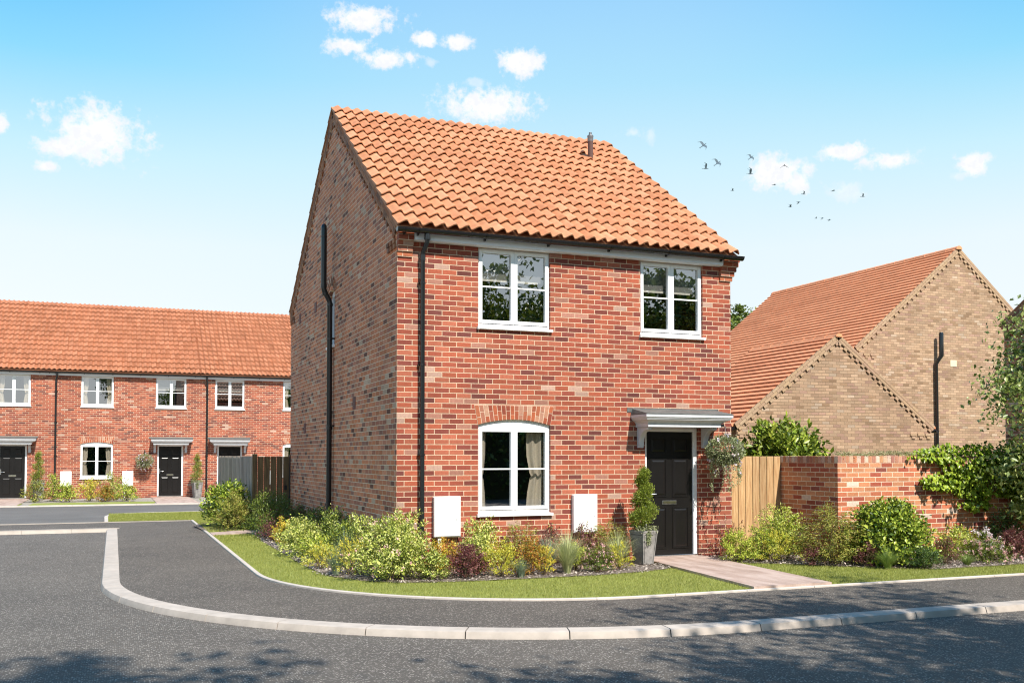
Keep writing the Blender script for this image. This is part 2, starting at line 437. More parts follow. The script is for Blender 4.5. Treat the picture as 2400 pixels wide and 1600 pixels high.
# thin edging strips
def edging(poly, w, ztop, seg=1.0, name='edging_kerb'):
    """poly: list of 2d points; strip of width w to the left of travel"""
    mb = MB(); P = [Vector((p[0], p[1])) for p in poly]
    # resample
    D = [0]
    for i in range(1, len(P)): D.append(D[-1] + (P[i] - P[i - 1]).length)
    def at(s):
        s = max(0, min(D[-1], s))
        for i in range(1, len(P)):
            if s <= D[i] + 1e-9:
                t = (s - D[i - 1]) / max(1e-9, D[i] - D[i - 1]); q = P[i - 1].lerp(P[i], t); d = (P[i] - P[i - 1]).normalized(); return q, d
        return P[-1], (P[-1] - P[-2]).normalized()
    s = 0
    while s < D[-1] - .05:
        e = min(s + seg, D[-1]); loops = []
        for i in range(5):
            q, d = at(s + .003 + (e - s - .006) * i / 4); nrm = Vector((-d.y, d.x))
            q2 = q + nrm * w
            loops.append([(q.x, q.y, -.1), (q.x, q.y, ztop - .006), (q.x + nrm.x * .007, q.y + nrm.y * .007, ztop), (q2.x, q2.y, ztop), (q2.x, q2.y, -.1)])
        mb.loft(loops); s = e
    return tag(mb.build(name, m_edge), kind='structure')
ring = ring_pts(4.0, 12.82, 45)
edging(ring, .055, -.006)
edging([(-1.9, 12.86), (-60, 12.86)], -.075, -.012)
edging([(-3.6, 10.50), (-60, 10.50)], -.11, -.014)
edging([(-3.93, 12.9), (-3.95, 15.3), (-3.85, 16.0), (-3.6, 16.5), (-3.2, 16.8), (-2.6, 16.93), (-1.3, 17.0), (-.6, 17.0)], -.08, -.006)
edging([(-60, 22.36), (16, 22.36)], .10, -.006)

g = MB(); g.poly([(-70, 12.92, -.052), (30, 12.92, -.052), (30, 22.4, -.052), (-70, 22.4, -.052)])
tag(g.build('court_road', m_far), kind='structure')

# lawns
in_ring = ring_pts(3.95, 8.0, 45)
g = MB()
g.poly([(-1.85, 12.9, -.012), (-3.88, 12.9, -.012), (-3.9, 15.3, -.012), (-3.8, 15.95, -.012), (-3.55, 16.45, -.012), (-3.15, 16.74, -.012), (-2.55, 16.88, -.012), (-.5, 16.95, -.012), (-.5, 12.9, -.012)])
pts = [(x, y, -.012) for x, y in ring_pts(3.95, 12.9, 45)] + [(45, .5, -.012), (-.4, .5, -.012), (-.4, 12.9, -.012)]
g.poly(pts)
g.poly([(-60, 22.45, -.012), (-6.62, 22.45, -.012), (-6.62, 24.2, -.012), (-60, 24.2, -.012)])
tag(g.build('lawn', m_lawn), kind='structure')
g = MB(); g.poly([(-60, 22.4, -.02), (16, 22.4, -.02), (16, 28.1, -.02), (-60, 28.1, -.02)])
tag(g.build('forecourt_ground', simple('pale_gravel', (.30, .27, .22), .9, var=.45, vscale=18)), kind='structure')
g = MB(); g.poly([(-6.35, 22.46, -.011), (-2.45, 22.46, -.011), (-2.3, 24.3, -.011), (-6.3, 24.3, -.011)])
tag(g.build('lawn_strip', m_lawn), kind='structure')

# planting beds
BED = [(-.98, 8.0), (-1.04, 7.0), (-1.10, 5.2), (-1.11, 3), (-1.11, 1), (-1.06, .1), (-.96, -.5), (-.72, -1.0), (-.35, -1.35), (.1, -1.5), (.7, -1.57), (1.6, -1.59), (2.5, -1.57), (3.1, -1.47), (3.62, -1.30), (3.76, -1.2)]
bed = [(x, y, -.004) for x, y in BED] + [(3.9, .05, -.004), (-.02, .05, -.004), (-.02, 8.0, -.004)]
g = MB(); g.poly(bed)
BEDR = [(5.0, -.42), (5.2, -1.1), (5.6, -1.35), (6.1, -1.9), (6.6, -2.3), (7.2, -2.75), (8.0, -2.75), (9.1, -2.72), (12, -2.7)]
g.poly([(x, y, -.004) for x, y in BEDR] + [(12, -1.2, -.004), (6.6, -1.2, -.004), (6.6, .2, -.004), (5.0, .2, -.004)])
g.poly([(-1.35, 8.45, -.004), (-1.9, 9.0, -.004), (-2.0, 10.6, -.004), (-1.7, 11.6, -.004), (-.6, 11.6, -.004), (-.6, 8.5, -.004)])
tag(g.build('bed_ground', m_soil), kind='structure')

g = MB()
g.prism([(3.94, .03), (3.53, -3.555), (4.70, -3.555), (5.07, .03)], 'z', -.09, .022)
tag(g.build('front_path', m_paving), kind='structure')
g = MB(); g.prism([(-1.845, 7.40), (-1.845, 8.10), (-.02, 9.05), (-.02, 8.1)], 'z', -.09, .006)
tag(g.build('side_path', m_paving), kind='structure')
g = MB(); g.box(-2.35, -.95, 22.47, 28, -.09, .0); g.box(-7.7, -6.68, 22.47, 28, -.09, .0); g.box(-.2, 1.3, 22.47, 28, -.09, .0)
tag(g.build('terrace_path', m_paving), kind='structure')

# ------------------------------------------------------------------ house front kit (house-local coordinates, facade on y = 0, facing -y)
ZE = 4.87; YE = -.17; ZR = 8.10; YR = 4.53; DEP = 9.2
WIN_Z = (3.53, 4.70)
def arch_z(x, xa=1.229, xb=2.40, zs=2.072, zc=2.155):
    c = (xa + xb) / 2; h = (xb - xa) / 2; s = zc - zs
    R = (h * h + s * s) / (2 * s); return zc - R + math.sqrt(max(0, R * R - (x - c) ** 2))

def wall_grid(mb, x0, x1, z0, z1, ops, y=0., depth=.10):
    xs = sorted({x0, x1, *[o[0] for o in ops], *[o[1] for o in ops]}); zs = sorted({z0, z1, *[o[2] for o in ops], *[o[3] for o in ops]})
    for i in range(len(xs) - 1):
        for j in range(len(zs) - 1):
            cx, cz = (xs[i] + xs[i + 1]) / 2, (zs[j] + zs[j + 1]) / 2
            if any(o[0] < cx < o[1] and o[2] < cz < o[3] for o in ops): continue
            mb.poly([(xs[i], y, zs[j]), (xs[i + 1], y, zs[j]), (xs[i + 1], y, zs[j + 1]), (xs[i], y, zs[j + 1])])
    for o in ops:
        a, b, c, d = o[:4]; arched = len(o) > 4
        ztop = 2.072 if arched else d
        mb.poly([(a, y, c), (a, y + depth, c), (a, y + depth, ztop), (a, y, ztop)])
        mb.poly([(b, y + depth, c), (b, y, c), (b, y, ztop), (b, y + depth, ztop)])
        mb.poly([(a, y, c), (b, y, c), (b, y + depth, c), (a, y + depth, c)])
        if not arched: mb.poly([(a, y + depth, d), (b, y + depth, d), (b, y, d), (a, y, d)])
        else:
            n = 16
            for k in range(n):
                xa_, xb_ = a + (b - a) * k / n, a + (b - a) * (k + 1) / n
                za, zb = arch_z(xa_, a, b), arch_z(xb_, a, b)
                mb.poly([(xa_, y, za), (xb_, y, zb), (xb_, y, d), (xa_, y, d)])
                mb.poly([(xa_, y + depth, za), (xb_, y + depth, zb), (xb_, y, zb), (xa_, y, za)])

def window(root, M, x0, x1, z0, z1, arched=False, curtain=None, blind=False, y=.04, lab=None):
    f = MB(M); zt = 2.04 if arched else z1
    w = .036
    f.box(x0, x0 + w, y, y + .06, z0, zt); f.box(x1 - w, x1, y, y + .06, z0, zt)
    f.box(x0 + w, x1 - w, y + .001, y + .06, z0, z0 + .045); f.box(x0 + w, x1 - w, y + .001, y + .06, zt - w, zt)
    xm = (x0 + x1) / 2
    f.box(xm - .02, xm + .02, y + .012, y + .06, z0 + .045, zt - w)
    g_ = []
    for a, b in ((x0 + .020, xm - .0025), (xm + .0025, x1 - .020)):
        c, d = z0 + .052, zt - .018
        r = .050; yf = y - .014
        f.box(a, a + r, yf, y + .05, c, d); f.box(b - r, b, yf, y + .05, c, d)
        f.box(a + r, b - r, yf, y + .05, c, c + r); f.box(a + r, b - r, yf, y + .05, d - r, d)
        zm = (c + d) / 2
        f.box(a + r, b - r, y + .004, y + .034, zm - .0105, zm + .0105)
        g_.append((a + r, b - r, c + r, d - r))
    if arched:
        n = 16
        for k in range(n):
            xa_, xb_ = x0 + (x1 - x0) * k / n, x0 + (x1 - x0) * (k + 1) / n
            f.prism([(xa_, zt), (xb_, zt), (xb_, arch_z(xb_, x0, x1)), (xa_, arch_z(xa_, x0, x1))], 'y', y - .002, y + .06)
    win = f.build('window', m_white, root)
    p = MB(M)
    for a, b, c, d in g_:
        p.poly([(a - .01, y + .022, c - .01), (b + .01, y + .022, c - .01), (b + .01, y + .022, d + .01), (a - .01, y + .022, d + .01)])
    p.build('pane', m_glass, win)
    s = MB(M)
    s.prism([(.05, z0 + .004), (-.045, z0 - .008), (-.052, z0 - .014), (-.052, z0 - .042), (-.042, z0 - .048), (.05, z0 - .048)], 'x', x0 + .002, x1 - .002)
    s.box(x1 - .002, x1 + .028, -.05, -.001, z0 - .047, z0 - .006); s.box(x0 - .026, x0 + .002, -.05, -.001, z0 - .047, z0 - .006)
    s.build('sill', m_white, win)
    if curtain:
        for (ca, cb) in curtain:
            c = MB(M); n = 26; zt2, zb2 = z1 - .02, z0 + .0
            cols = []
            for k in range(n + 1):
                t = k / n; x = ca + (cb - ca) * t
                yy = y + .13 + .022 * math.sin(t * (cb - ca) / .068 * 2 * PI * .5)
                cols.append((x, yy))
            zmid = (z0 + z1) / 2 - .12; xc = cb if ca < xm and cb < xm else ca
            side = x0 if xc < xm else x1
            levels = [zb2, zmid - .25, zmid - .04, zmid, zmid + .04, zmid + .3, zt2]
            sc_ = [1, .92, .8, .74, .8, .95, 1]
            vs = []; fs = []
            for zi, z in enumerate(levels):
                for (x, yy) in cols: vs.append((side + (x - side) * sc_[zi], yy, z))
            for zi in range(len(levels) - 1):
                for k in range(n): fs.append((zi * (n + 1) + k, zi * (n + 1) + k + 1, (zi + 1) * (n + 1) + k + 1, (zi + 1) * (n + 1) + k))
            c.add(vs, fs)
            co = c.build('curtain', m_curtain, win, smooth=True, angle=80)
    if blind:
        b = MB(M); zb = z0 + (z1 - z0) * .615
        b.box(x0 + .04, x1 - .04, y + .12, y + .125, zb, z1 - .02)
        bo = b.build('blind', m_blind, win)
        b = MB(M); b.box(x0 + .05, xm - .05, y + .112, y + .13, zb - .018, zb + .012); b.box(xm + .04, x1 - .14, y + .112, y + .13, zb - .018, zb + .012)
        b.build('blind_rail', m_blindbar, win)
    return win

def front_door(root, M):
    f = MB(M); y = .05
    f.box(4.03, 4.088, y, y + .07, 0.03, 2.065); f.box(4.942, 5.01, y, y + .07, 0.03, 2.065); f.box(4.088, 4.942, y, y + .07, 2.0, 2.065)
    fr = f.build('door_frame', m_white, root, bevel=.004)
    s = MB(M); s.box(4.03, 5.01, y - .03, y + .08, .0, .045); s.build('threshold', m_steel, fr, bevel=.006)
    d = MB(M); yd = y + .035
    d.box(4.09, 4.94, yd, yd + .045, .048, 1.998)
    for (a, b) in ((4.165, 4.462), (4.568, 4.865)):
        for (c, e) in ((.14, .80), (.96, 1.575), (1.655, 1.915)):
            r = .018
            d.box(a, a + r, yd - .009, yd - .0005, c, e); d.box(b - r, b, yd - .009, yd - .0005, c, e)
            d.box(a + r, b - r, yd - .009, yd - .0005, c, c + r); d.box(a + r, b - r, yd - .009, yd - .0005, e - r, e)
            i0, i1 = .028, .055
            d.loft([[(a + i0, yd - .0005, c + i0), (b - i0, yd - .0005, c + i0), (b - i0, yd - .0005, e - i0), (a + i0, yd - .0005, e - i0)],
                    [(a + i1, yd - .011, c + i1), (b - i1, yd - .011, c + i1), (b - i1, yd - .011, e - i1), (a + i1, yd - .011, e - i1)]])
    do = d.build('door', m_door, root)
    h = MB(M)
    h.box(4.105, 4.135, yd - .012, yd - .001, .92, 1.12)
    h.tube([(4.12, yd - .01, 1.01), (4.12, yd - .05, 1.01), (4.13, yd - .055, 1.01), (4.25, yd - .055, 1.01)], .009, 8)
    h.tube([(4.12, yd - .001, 1.085), (4.12, yd - .03, 1.085)], .014, 10)
    h.build('handle', m_steel, do, smooth=True)
    l = MB(M); l.box(4.385, 4.645, yd - .012, yd - .001, .838, .908); l.build('letter_plate', m_steel, do, bevel=.006)
    l = MB(M); l.box(4.40, 4.63, yd - .020, yd - .0121, .858, .893); l.build('letter_flap', simple('brass_flap', (.38, .36, .22), .3, 1.), do, bevel=.003)
    return do

def canopy(root, M):
    c = MB(M)
    prof = [(2.062, .395), (2.118, .395), (2.120, .405), (2.135, .412), (2.150, .430), (2.162, .452), (2.170, .470), (2.188, .474), (2.190, .484), (2.205, .490), (2.212, .500), (2.252, .500), (2.254, .490)]
    loops = []
    for z, p in prof:
        m = p - .395
        loops.append([(3.865 - m * .85, 0.0, z), (3.865 - m * .85, -p, z), (5.185 + m * 1.45, -p, z), (5.185 + m * 1.45, 0.0, z)])
    c.loft(loops)
    co = c.build('canopy', m_canopy, root, smooth=True, angle=20)
    l = MB(M)
    l.loft([[(3.775, -.001, 2.256), (3.775, -.507, 2.256), (5.345, -.507, 2.256), (5.345, -.001, 2.256)],
            [(3.775, -.001, 2.266), (3.775, -.507, 2.266), (5.345, -.507, 2.266), (5.345, -.001, 2.266)],
            [(3.80, -.001, 2.352), (3.80, -.015, 2.352), (5.32, -.015, 2.352), (5.32, -.001, 2.352)]])
    l.box(3.71, 5.37, -.012, -.002, 2.30, 2.366)
    l.build('lead_flashing', m_lead, co)
    for xa in (3.885, 5.055):
        b = MB(M); pr = [(-.001, 2.061), (-.001, 1.74), (-.062, 1.74)]
        for i in range(11):
            a = i / 10 * PI / 2
            pr.append((-.075 - .215 * (1 - math.cos(a)), 1.80 + .215 * math.sin(a)))
        pr += [(-.335, 2.02), (-.335, 2.061)]
        b.prism(pr, 'x', xa, xa + .085)
        b.build('bracket', m_canopy, co, bevel=.004)
    return co

def arch_bricks(root, M):
    back = MB(M); n = 18; xa, xb = 1.229, 2.40
    tl, tr = 1.172, 2.452; zt = 2.366
    def X(t, v):
        b = xa + (xb - xa) * t; tt = tl + (tr - tl) * t
        return b + (tt - b) * v
    for k in range(12):
        t0, t1 = k / 12, (k + 1) / 12
        back.add([(X(t0, 0), -.003, arch_z(X(t0, 0), xa, xb)), (X(t1, 0), -.003, arch_z(X(t1, 0), xa, xb)), (X(t1, 1), -.003, zt), (X(t0, 1), -.003, zt)], [(0, 1, 2, 3)])
    ab = back.build('arch', m_mortar, root)
    mb = MB(M)
    for k in range(n):
        t0, t1 = k / n, (k + 1) / n; gp = .07 / n
        t0 += gp; t1 -= gp
        cut = .62 if k % 2 else .36
        for (v0, v1) in ((.01, cut - .018), (cut + .018, .975)):
            def P(t, v, y):
                zb = arch_z(min(xb, max(xa, X(t, 0))), xa, xb); return (X(t, v), y, zb + (zt - zb) * v)
            q = [P(t0, v0, -.007), P(t1, v0, -.007), P(t1, v1, -.007), P(t0, v1, -.007)]
            r = [P(t0, v0, -.001), P(t1, v0, -.001), P(t1, v1, -.001), P(t0, v1, -.001)]
            mb.add(q + r, [(0, 1, 2, 3), (0, 4, 5, 1), (1, 5, 6, 2), (2, 6, 7, 3), (3, 7, 4, 0)])
    mb.build('arch_brick', m_brick_i, ab)

def gutter(root, M, xa, xb, name='gutter', y0=-.222, z0=4.848, r=.062):
    g_ = MB(M); n = 10
    pr = [(y0 + r * math.cos(PI + PI * i / n), z0 - .004 + r * 1.05 * math.sin(PI + PI * i / n)) for i in range(n + 1)]
    pi_ = [(y0 + (r - .004) * math.cos(PI + PI * i / n), z0 - .004 + (r - .004) * 1.05 * math.sin(PI + PI * i / n)) for i in range(n, -1, -1)]
    g_.prism(pr + pi_, 'x', xa, xb)
    for xe in (xa, xb): g_.prism(pr, 'x', xe - .004, xe + .004)
    go = g_.build(name, m_black, root, smooth=True, angle=40)
    x = xa + .32; cl = []
    while x < xb - .1:
        cl.append(x); x += 1.02
    for x in [xa + .12] + cl:
        c = MB(M)
        q = [(y0 + (r + .006) * math.cos(PI + PI * i / n), z0 - .004 + (r + .006) * 1.05 * math.sin(PI + PI * i / n)) for i in range(n + 1)]
        c.prism(q, 'x', x - .012, x + .012); c.box(x - .010, x + .010, y0 + .045, -.126, z0 - .09, z0 - .03)
        c.build('gutter_clip', m_black, go)
    return go

def downpipe(root, M, x=.355, zb=.02):
    d = MB(M); r = .034
    d.tube([(x + .03, -.205, 4.83), (x + .03, -.205, 4.70), (x + .03, -.20, 4.66), (x + .005, -.10, 4.55), (x, -.085, 4.50), (x, -.082, zb)], r, 12)
    d.tube([(x + .03, -.205, 4.82), (x + .03, -.205, 4.70)], r + .008, 12)
    d.tube([(x + .03, -.205, 4.73), (x + .03, -.205, 4.70)], r + .012, 12)
    d.tube([(x, -.083, 4.50), (x, -.082, 4.42)], r + .007, 12)
    o = d.build('downpipe', m_pipe, root, smooth=True, angle=40)
    for z in (4.10, 2.92, 1.63, .42):
        c = MB(M); c.tube([(x, -.082, z - .015), (x, -.082, z + .015)], r + .005, 12); c.box(x - .055, x + .055, -.05, -.002, z - .010, z + .010)
        c.build('pipe_clip', m_black, o)
    return o

def meter(root, M, x, conduit):
    b = MB(M); b.box(x, x + .40, -.10, -.002, .443, 1.03); o = b.build('meter_box', m_meter, root, bevel=.012)
    d = MB(M); d.box(x + .018, x + .386, -.108, -.1005, .46, 1.012); do = d.build('meter_door', m_meter, o, bevel=.005)
    h = MB(M); h.tube([(x + .335, -.108, .70), (x + .335, -.1125, .70)], .011, 12); h.tube([(x + .335, -.108, .70), (x + .335, -.114, .70)], .004, 6); h.build('lock', simple('lock_grey', (.4, .4, .39), .4), do)
    if conduit:
        c = MB(M); c.box(x + .065, x + .115, -.07, -.002, .0, .443); c.build('conduit', m_meter, o, bevel=.006)

def pantile(mb, x0, nw, wave, E, R, rows, M=None, per=2, A=.060, lift=.050, ns=10, side=None, flip=False):
    """E=(y,z) eave line, R=(y,z) ridge line"""
    e = Vector((0, R[0] - E[0], R[1] - E[1])); Ls = e.length; e.normalize()
    nn = Vector((0, -e.z, e.y)); nn = nn if nn.z > 0 else -nn
    gz = Ls / rows; O = Vector((0, E[0], E[1]))
    def prof(t):
        t = t % 1.0; u = .5 * t / .70 if t < .70 else .5 + .5 * (t - .70) / .30
        return A * (.5 - .5 * math.cos(2 * PI * u)) ** .9
    for r in range(rows):
        s0 = r * gz; s1 = min(s0 + gz + .03, Ls)
        w = 0
        while w < nw:
            ne = min(per, nw - w); n = ne * ns
            lj = rnd.uniform(-.0015, .0015)
            vs = []
            for k in range(n + 1):
                tt = w + k / ns
                xx = x0 + tt * wave
                if k == 0: xx += .0022
                if k == n: xx -= .0022
                h = prof(tt)
                for s, l in ((s0, lift + lj), (s0, lift + lj - .018), (s1, 0.003)):
                    p = O + e * s + nn * (h + l)
                    vs.append((xx, p.y, p.z))
            fs = []
            for k in range(n):
                a, b = k * 3, (k + 1) * 3
                fs.append((a, b, b + 2, a + 2)); fs.append((a + 1, b + 1, b, a))
            # verge skirts
            for k, cond in ((0, w == 0), (n, w + ne >= nw)):
                if cond:
                    a = k * 3; p0 = vs[a]; p1 = vs[a + 2]; i = len(vs)
                    vs += [(p0[0], p0[1] - nn.y * .03, p0[2] - nn.z * .03), (p1[0], p1[1] - nn.y * .03, p1[2] - nn.z * .03)]
                    fs.append((a, a + 2, i + 1, i))
            mb.add(vs, fs); w += ne
    # deck under the tiles
    xa, xb = x0 + .01, x0 + nw * wave - .01
    P = [O + nn * -.004, O + e * Ls + nn * -.004, O + e * Ls + nn * -.028, O + nn * -.028]
    mb.prism([(p.y, p.z) for p in P], 'x', xa, xb)

def rake(mb, back, A, Bp, plane, out, Lb=.225, prot=.028, th=.10, dent=True, off=.0):
    """sloping brick verge band: A (low) -> Bp (high) are 3d points along the underside of the tiles on the wall face"""
    A = Vector(A); Bp = Vector(Bp); e = (Bp - A); Ls = e.length; e.normalize(); n = Vector(out)
    q = n.cross(e).normalized()
    if q.z > 0: q = -q
    c = A + e * Ls / 2 + q * .08 + n * (prot - .006) / 2
    back.obox(c, (e, q, n), (Ls / 2, .078, (prot - .006) / 2))
    for r_, (d0, d1, sh) in enumerate(((.004, .070, 0), (.079, .145, .1125))):
        s = -sh + off
        while s < Ls:
            a, b = max(0, s + .005), min(Ls, s + Lb - .005)
            if b - a > .02: mb.obox(A + e * (a + b) / 2 + q * (d0 + d1) / 2 + n * prot / 2, (e, q, n), ((b - a) / 2, (d1 - d0) / 2, prot / 2))
            s += Lb
    if dent:
        s = off + .03
        while s < Ls - .12:
            mb.obox(A + e * (s + .052) + q * .190 + n * (prot - .002) / 2, (e, q, n), (.052, .034, (prot - .002) / 2)); s += .225
# ------------------------------------------------------------------ houses
WOPS = [(1.235, 2.40, 3.53, 4.70), (3.955, 5.105, 3.53, 4.70), (1.235, 2.40, .765, 2.24, 1), (4.03, 5.01, 0, 2.065)]
def house(loc, W, M, label, name='brick_house', main=False, ends=(True, True), tile=None, cat='house', nw=31, group=None, downx=.355, upper=('blind', 'blind')):
    root = empty(name, (loc[0], loc[1], 0)); tag(root, label, cat, group)
    wall_m = m_brick
    f = MB(M); wall_grid(f, 0, W, -.12, 4.90, WOPS)
    if not main:
        f.poly([(0, 0, -.12), (0, 0, 4.9), (0, YR, 8.0), (0, DEP, 4.9), (0, DEP, -.12)]); f.poly([(W, 0, -.12), (W, 0, 4.9), (W, YR, 8.0), (W, DEP, 4.9), (W, DEP, -.12)])
        f.poly([(0, DEP, -.12), (W, DEP, -.12), (W, DEP, 4.9), (0, DEP, 4.9)])
    else:
        f.poly([(W, 0, -.12), (W, 0, 4.78), (W, YR, 7.93), (W, DEP, 4.72), (W, DEP, -.12)])
        f.poly([(0, DEP, -.12), (W, DEP, -.12), (W, DEP, 4.78), (0, DEP, 4.78)])
    f.build('wall', m_brick, root)
    # interior shell
    i = MB(M)
    i.box(.05, W - .05, 3.2, 3.3, 0, 4.8); i.box(.05, W - .05, .12, 3.2, -.05, .02); i.box(.05, W - .05, .12, 3.2, 2.42, 2.60); i.box(.05, W - .05, .12, 3.2, 4.74, 4.78)
    i.box(3.1, 3.2, .12, 3.2, .02, 4.74)
    i.build('interior_wall', m_dark, root)
    for (x0, x1, bl) in ((1.238, 2.397, upper[0]), (3.958, 5.102, upper[1])):
        cu = [(x0 + .03, x0 + .26), (x1 - .26, x1 - .03)] if bl == 'curtain' else None
        window(root, M, x0, x1, 3.53, 4.698, blind=(bl == 'blind'), curtain=cu)
    window(root, M, 1.238, 2.397, .765, 2.10, arched=True, curtain=[(1.27, 1.42), (2.06, 2.36)] if main else [(1.27, 1.50), (2.13, 2.36)])
    front_door(root, M); canopy(root, M); arch_bricks(root, M)
    # eaves
    fa = MB(M); a, b = (.222, W - .215) if main else (0.001, W - .001)
    fa.box(a, b, -.125, -.100, 4.712, 4.85); fa.box(a, b, -.100, -.001, 4.700, 4.715)
    fa.build('fascia', m_fascia, root)
    gutter(root, M, -.06 if main else 0.0, W + .085 if main else W)
    downpipe(root, M, downx)
    meter(root, M, .535, False if not main else True); meter(root, M, 2.745, not main)
    t = MB(M); wv = (W + (.10 if main else 0)) / nw; xs = -.05 if main else 0
    pantile(t, xs, nw, wv, (YE, ZE), (YR, ZR), 15)
    pantile(t, xs, nw, wv, (2 * YR - YE, ZE), (YR, ZR), 15)
    roof = t.build('roof', tile or m_tile, root, smooth=True, angle=30)
    # low dry ridge
    r = MB(M); r.tube([(xs, YR, ZR - .012), (xs + nw * wv, YR, ZR - .012)], .032, 8); r.build('ridge', tile or m_tile, roof)
    return root

main = house((0, 0), 5.637, None, 'tall two-storey red brick house with orange pantile roof standing alone on the corner', name='brick_house', main=True)
W0 = 5.637
# --- gable wall facing the side road (x = 0, facing -x), small arched window behind the soil pipe
gm = MB()
wy0, wy1, wz0, wz1 = 4.36, 4.93, 3.66, 4.62
ys = [0, wy0, wy1, DEP]; zs = [-.12, wz0, 4.72]
def gz(y): return (ZE - .05) + (ZR - ZE) / (YR - YE) * ((y if y < YR else 2 * YR - y) - YE)
for a, b in ((0, wy0), (wy1, DEP)):
    gm.poly([(0, a, -.12), (0, a, 4.72), (0, b, 4.72), (0, b, -.12)])
gm.poly([(0, wy0, -.12), (0, wy0, wz0), (0, wy1, wz0), (0, wy1, -.12)])
def az(y):
    t = (y - wy0) / (wy1 - wy0) * 2 - 1; return wz1 + .09 * math.sqrt(max(0, 1 - t * t))
n = 10
for k in range(n):
    a = wy0 + (wy1 - wy0) * k / n; b = wy0 + (wy1 - wy0) * (k + 1) / n
    gm.poly([(0, a, az(a)), (0, a, 4.72), (0, b, 4.72), (0, b, az(b))])
    gm.poly([(0, a, az(a)), (0, b, az(b)), (.11, b, az(b)), (.11, a, az(a))])
gm.poly([(0, wy0, wz0), (.11, wy0, wz0), (.11, wy0, wz1), (0, wy0, wz1)]); gm.poly([(0, wy1, wz0), (0, wy1, wz1), (.11, wy1, wz1), (.11, wy1, wz0)])
gm.poly([(0, 0, 4.72), (0, 0, gz(0)), (0, YR, gz(YR)), (0, DEP, gz(DEP)), (0, DEP, 4.72)])
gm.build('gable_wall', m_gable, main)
w = MB(); x = .07
w.box(x, x + .05, wy0, wy0 + .05, wz0, wz1); w.box(x, x + .05, wy1 - .05, wy1, wz0, wz1); w.box(x, x + .05, wy0 + .05, wy1 - .05, wz0, wz0 + .05)
for k in range(n):
    a = wy0 + (wy1 - wy0) * k / n; b = wy0 + (wy1 - wy0) * (k + 1) / n
    w.prism([(a, wz1 - .02), (b, wz1 - .02), (b, az(b) - .002), (a, az(a) - .002)], 'x', x, x + .05)
wo = w.build('window', m_white, main)
s = MB(); s.box(-.04, .07, wy0 - .03, wy1 + .03, wz0 - .05, wz0 - .001); s.build('sill', m_white, wo)
p = MB(); p.poly([(x + .03, wy0, wz0), (x + .03, wy1, wz0), (x + .03, wy1, wz1), (x + .03, wy0, wz1)]); p.build('pane', m_glass, wo)
# arch over the little window
ar = MB(); cy = (wy0 + wy1) / 2
for k in range(9):
    a = PI * (.08 + .84 * k / 8) ; d = Vector((0, math.cos(a), math.sin(a) * .55)).normalized(); c = Vector((-.004, cy + .33 * math.cos(a), wz1 + .0 + .2 * math.sin(a)))
    ar.obox(c + d * .05, (Vector((1, 0, 0)), d, d.cross(Vector((1, 0, 0)))), (.004, .085, .026))
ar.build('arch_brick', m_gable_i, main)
# verge bands
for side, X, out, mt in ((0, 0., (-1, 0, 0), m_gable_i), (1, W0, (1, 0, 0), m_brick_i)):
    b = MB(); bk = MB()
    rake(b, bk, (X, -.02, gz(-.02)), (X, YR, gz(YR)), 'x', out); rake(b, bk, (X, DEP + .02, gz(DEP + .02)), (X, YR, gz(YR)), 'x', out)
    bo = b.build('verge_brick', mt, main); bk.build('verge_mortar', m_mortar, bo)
# corbels at both ends of the eaves (stepped blocks that wrap the corner)
for (xa, xb, sgn) in ((0.0, .218, -1), (W0 - .212, W0, 1)):
    b = MB(); bk = MB()
    for r, (z0, z1) in enumerate(((4.479, 4.545), (4.554, 4.620), (4.629, 4.695), (4.704, 4.770), (4.779, 4.845))):
        pr = .028 * (r + 1) if r < 4 else .115
        ex = .022 * (r + 1) if sgn > 0 else .004
        x0_, x1_ = (xa - .006, xb) if sgn < 0 else (xa, xb + ex)
        cut = x0_ + (x1_ - x0_) * (.64 if r % 2 else .36)
        b.box(x0_, cut - .005, -pr, .0, z0, z1); b.box(cut + .005, x1_, -pr, .0, z0, z1)
        bk.box(x0_ + .004, x1_ - .004, -pr + .005, 0, z0 - .009, z1 + .002)
        if sgn > 0: b.box(xb + .001, xb + ex, .001, .105, z0, z1)
    bo = b.build('corbel_brick', m_brick_i, main); bk.build('corbel_mortar', m_mortar, bo)
# small dentil run at gable foot
for (y0_, sg) in ((.10, 1), (DEP - .12, -1)):
    b = MB()
    for k in range(3):
        yy = y0_ + sg * k * .17
        b.box(-.03, 0, yy - .05, yy + .05, 4.60 - k * .0, 4.665); b.box(-.03, 0, yy - .02, yy + .09, 4.68, 4.745)
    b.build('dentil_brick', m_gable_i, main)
# soil pipe
q = MB(); Y = 4.42
q.tube([(-.19, Y, 4.70), (-.19, Y, 5.80), (-.19, Y, 5.86), (-.19, Y, 5.885)], [.054, .054, .046, .02], 14)
q.tube([(-.19, Y, 4.74), (-.19, Y, 4.69), (-.17, Y, 4.63), (-.10, Y, 4.50), (-.075, Y, 4.43), (-.075, Y, .0)], .050, 14)
for z in (4.76, 4.62, 4.42, 2.15): q.tube([(-.19 if z > 4.7 else (-.165 if z > 4.5 else -.075), Y, z), (-.19 if z > 4.7 else (-.155 if z > 4.5 else -.075), Y, z - .05)], .059, 14)
q.tube([(-.19, Y, 5.66), (-.19, Y, 5.64)], .059, 14)
so = q.build('soil_pipe', m_pipe, main, smooth=True, angle=40)
for z in (3.75, 2.15): c = MB(); c.tube([(-.075, Y, z), (-.075, Y, z + .03)], .057, 12); c.box(-.06, 0, Y - .10, Y - .05, z, z + .03); c.tube([(-.06, Y - .14, z + .015), (-.06, Y + .1, z + .015)], .012, 6); c.build('pipe_clip', m_black, so)
